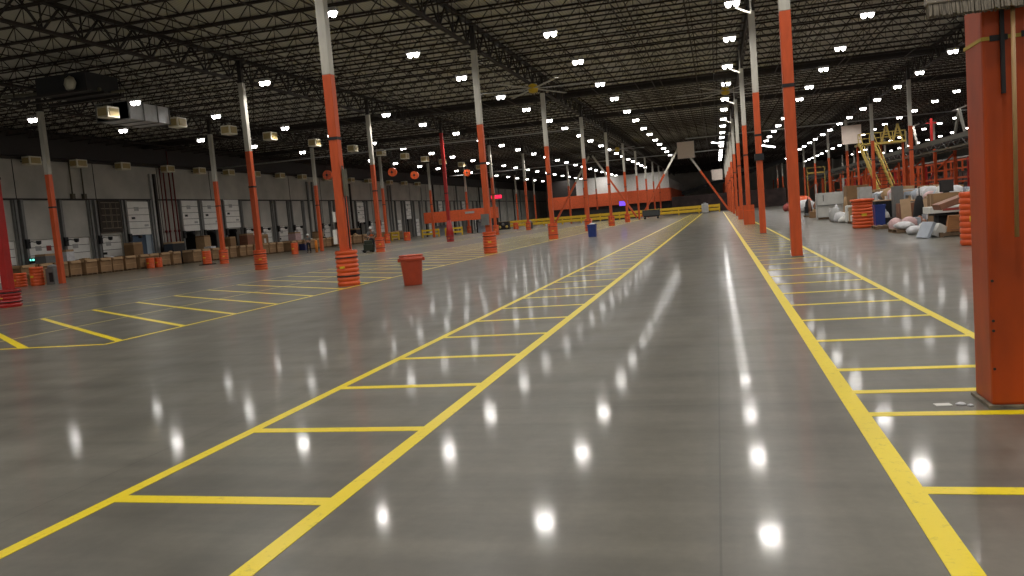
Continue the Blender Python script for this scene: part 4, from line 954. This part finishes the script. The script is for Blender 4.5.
t = thing('draped_coat', (7.45, 33.2, 0), 'black cloth draped over a tall stand in front of the tables', 'cloth'); MB().lathe([(.05, 0), (.30, .0), (.26, .4), (.17, 1.0), (.09, 1.2), (.02, 1.22)], 10).build('cloth', BCLOTH, t); MB().tube((0, 0, 1.2), (0, 0, 1.55), .02, 6).build('pole', BLACK, t)
for i, (x, y, w, h, m, L, ry) in enumerate([(6.95, 33.0, .35, .85, TAN, 'tan board standing left of the black draped cloth', -.05), (7.75, 32.6, .42, .85, TAN, 'tan board leaning right of the black draped cloth', -.12)]):
    o = MB().box(-w/2, w/2, -.03, .03, 0, h).build('tan_board', m, None, (x, y, .28 if i == 0 else .25)); o.rotation_euler = (0, ry, 0); tag(o, L, 'board')
    tag(MB().box(-.3, .3, -.2, .2, 0, .245).build('step_block', BLACK, None, (x, y, 0)), ['black block under the left tan board', 'black block under the right tan board'][i], 'block')
t = thing('swivel_chair', (7.68, 30.25, 0), 'grey-brown upholstered chair among the salvage', 'chair', rz=.4)
MB().box(-.32, .32, -.3, .3, .45, .58).build('seat', OLIVE, t, bevel=.05); MB().box(-.34, .34, .22, .36, .6, 1.25).build('backrest', mat('greybrown_fabric', (.17, .14, .11), .9), t, bevel=.05)
MB().box(-.38, -.3, -.25, .25, .6, .78).box(.3, .38, -.25, .25, .6, .78).build('armrest', GREY, t, bevel=.02)
for sx in (-.25, .25):
    for sy in (-.22, .22): MB().box(sx-.025, sx+.025, sy-.025, sy+.025, 0, .45).build('leg', GREY, t)
t = thing('covered_rack', (7.6, 40.3, 0), 'black cloth-covered rack right of the orange drum', 'rack'); MB().box(-.5, .4, -.4, .4, 0, 1.02).build('cloth_cover', BCLOTH, t, bevel=.06); MB().box(-.52, .42, -.42, .42, 1.02, 1.06).build('top_board', TAN, t)
carton((7.0, 36.6, .0), (.6, .6, .35), BCLOTH, 'low black box right of the blue bin', flap=False, name='black_box')
carton((7.5, 38.0, 1.0) if False else (7.9, 36.9, 0), (.9, .9, .9), BROWNB, 'reddish carton behind the low black box', name='red_carton')
# white bin block (mesh-sided white container)
t = thing('white_container', (6.75, 52.6, 0), 'tall white-sided container at the left end of the salvage piles', 'container')
MB().box(-.78, .78, -.5, .5, .12, 1.62).build('side_panels', mat('white_container_paint', (.60, .60, .57), .5, noise=.1, nscale=3), t, bevel=.02)
MB().box(-.78, .78, -.55, -.501, .84, .88).box(-.45, -.40, -.52, -.501, 1.1, 1.5).build('rib', GREY, t); MB().box(-.86, -.78, -.55, -.45, 0, 2.2).build('corner_post', LGREY, t); MB().box(.70, .80, -.62, -.56, 0, 2.4).build('corner_post', LGREY, t); pallet_mb(1.5, .9).build('base_pallet', WOOD, t)
carton((7.9, 50.15, 0), (1.2, 1.2, 1.9), CARD, 'big brown carton right of the white container', name='bulk_carton')
carton((7.75, 46.4, 1.02) if False else (7.2, 43.2, 0), (.6, .6, 1.75), LGREY, 'tall pale grey cabinet behind the white one', flap=False, name='tall_cabinet', cat='cabinet')
t = thing('white_appliance', (6.45, 44.9 - 1.9, 0), 'slim white appliance standing at the front of the piles', 'appliance'); MB().box(-.2, .2, -.25, .25, .04, .88).build('body', PAPER, t, bevel=.03); MB().box(-.14, .14, -.262, -.252, .6, .75).build('control_panel', GREY, t); MB().box(-.17, .17, -.2, .2, 0, .04).build('plinth', BLACK, t)
carton((7.6, 39.0-1.6, 1.36) if False else (8.6, 40.7, 1.0) if False else (7.78, 38.6, 0), (.4, .5, 1.65), GREY, 'dark grey upright case right of the drum lid', flap=False, name='upright_case', cat='case')
t = thing('draped_figure', (6.95, 66.6, 0), 'black draped stand at the far left of the salvage piles', 'cloth'); MB().lathe([(.05, 0), (.32, 0), (.28, .5), (.2, 1.0), (.05, 1.25)], 10).build('cloth', BCLOTH, t); MB().tube((0, 0, 1.2), (0, 0, 1.4), .03, 6).build('pole', BLACK, t)
carton((6.5, 57.5, 0), (.9, .7, .42), CARD, 'low brown carton left of the white container', name='low_carton')
for i, (x, y, a, h, m, L) in enumerate([(8.2, 61, .9, 1.3, CLOTHW, 'white sack mound behind the low brown carton'), (8.5, 66, .9, 1.4, LGREY, 'grey sack mound beside the black draped stand'), (9.0, 72, 1.0, 1.3, BROWNB, 'brown heap beyond the black draped stand'), (8.0, 79, .9, 1.2, CLOTHW, 'white heap right of the second walkway column'), (8.4, 86, 1.1, 1.5, GUARD, 'orange heap beyond the white heap'), (7.4, 90, .6, .9, BRICKR, 'dull red covered heap at the far right aisle edge'), (9.5, 97, 1.2, 1.6, GUARD, 'farther orange heap at the end of the right aisle')]):
    tag(MB().blob((0, 0, h*.5), (a, a, h*.6), 90+i, 14, 9, .25).build('goods_heap', m, None, (x, y, -h*.14)), L, 'heap')
# mixed goods heaped on further pallets
rnd = random.Random(404)
MG = [(BCLOTH, 'black'), (LGREY, 'grey'), (CARD, 'brown'), (PAPER, 'white'), (BROWNB, 'reddish'), (GREY, 'dark grey'), (CARD2, 'tan'), (CLOTHW, 'whitish'), (LBLUE, 'pale blue')]
for pi, (px, py, pn) in enumerate([(7.36, 29.22, 'pallet behind the leaning blue panel'), (7.35, 32.0, 'pallet between the chair and the black cloth'), (6.9, 38.6, 'pallet beyond the tall blue bin'), (6.7, 41.6, 'pallet right of the slim white appliance'), (6.6, 47.6, 'pallet right of the white container'), (6.5, 60.0, 'pallet beyond the low brown carton')]):
    pal((px, py, 0), rnd.uniform(-.08, .08), 'pallet of mixed goods, the '+pn, 1.0, 1.2)
    for q in range(8):
        gx = px-.36+.24*(q % 4); gy = py-.34 if q < 4 else py+.28
        m, cn = MG[rnd.randrange(9)]; h = rnd.uniform(.12, .45)*(1 if q < 4 else 1.7); L = '%s %s %s of the %s' % (cn, ('carton', 'bundle')[q % 2], ('at front', 'at rear')[q > 3]+(' left', ' centre-left', ' centre-right', ' right')[q % 4], pn)
        if q % 2: o = MB().blob((0, 0, h*.6), (.115, .24, h), 300+pi*10+q, 12, 8, .12).build('goods_bundle', m, None, (gx, gy, .135))
        else: o = MB().box(-.105, .105, -.24, .24, 0, h).box(-.106, .106, -.02, .02, h*.5, h+.002).build('goods_carton', m, None, (gx, gy, .136)); o.rotation_euler = (0, 0, rnd.uniform(-.06, .06))
        tag(o, L, 'goods', 'mixed goods on the salvage pallets')
# second depth row of tall salvage behind the tables
rnd = random.Random(77)
for i in range(14):
    y = 27+i*5.2; x = 12.2+rnd.uniform(0, .7); h = rnd.uniform(.9, 1.45); m, cn = [(BROWNB, 'brown'), (LGREY, 'grey'), (CARD, 'cardboard-brown'), (BCLOTH, 'black'), (CLOTHW, 'white')][i % 5]
    t = thing('shrink_wrapped_load', (x, y, 0), '%s wrapped load behind the tables, %s from the camera' % (cn, ordn(i+1)), 'load', 'wrapped loads behind the tables')
    MB().box(-.8, .8, -1.6, 1.6, .14, h).build('load_block', m, t, bevel=.05); MB().box(-.6, .3, -1.2, .6, h, h+.2).build('top_carton', CARD2, t, bevel=.02); pallet_mb(1.6, 3.1).build('base_pallet', WOOD, t)

# ---------------------------------------------------------------- world
W = bpy.data.worlds.new('world'); S.world = W; W.use_nodes = True
W.node_tree.nodes['Background'].inputs[0].default_value = (.02, .02, .022, 1); W.node_tree.nodes['Background'].inputs[1].default_value = .2
S.cycles.max_bounces = 8; S.cycles.diffuse_bounces = 4; S.cycles.glossy_bounces = 4
S.cycles.sample_clamp_indirect = 6
S.view_settings.exposure = 0.48
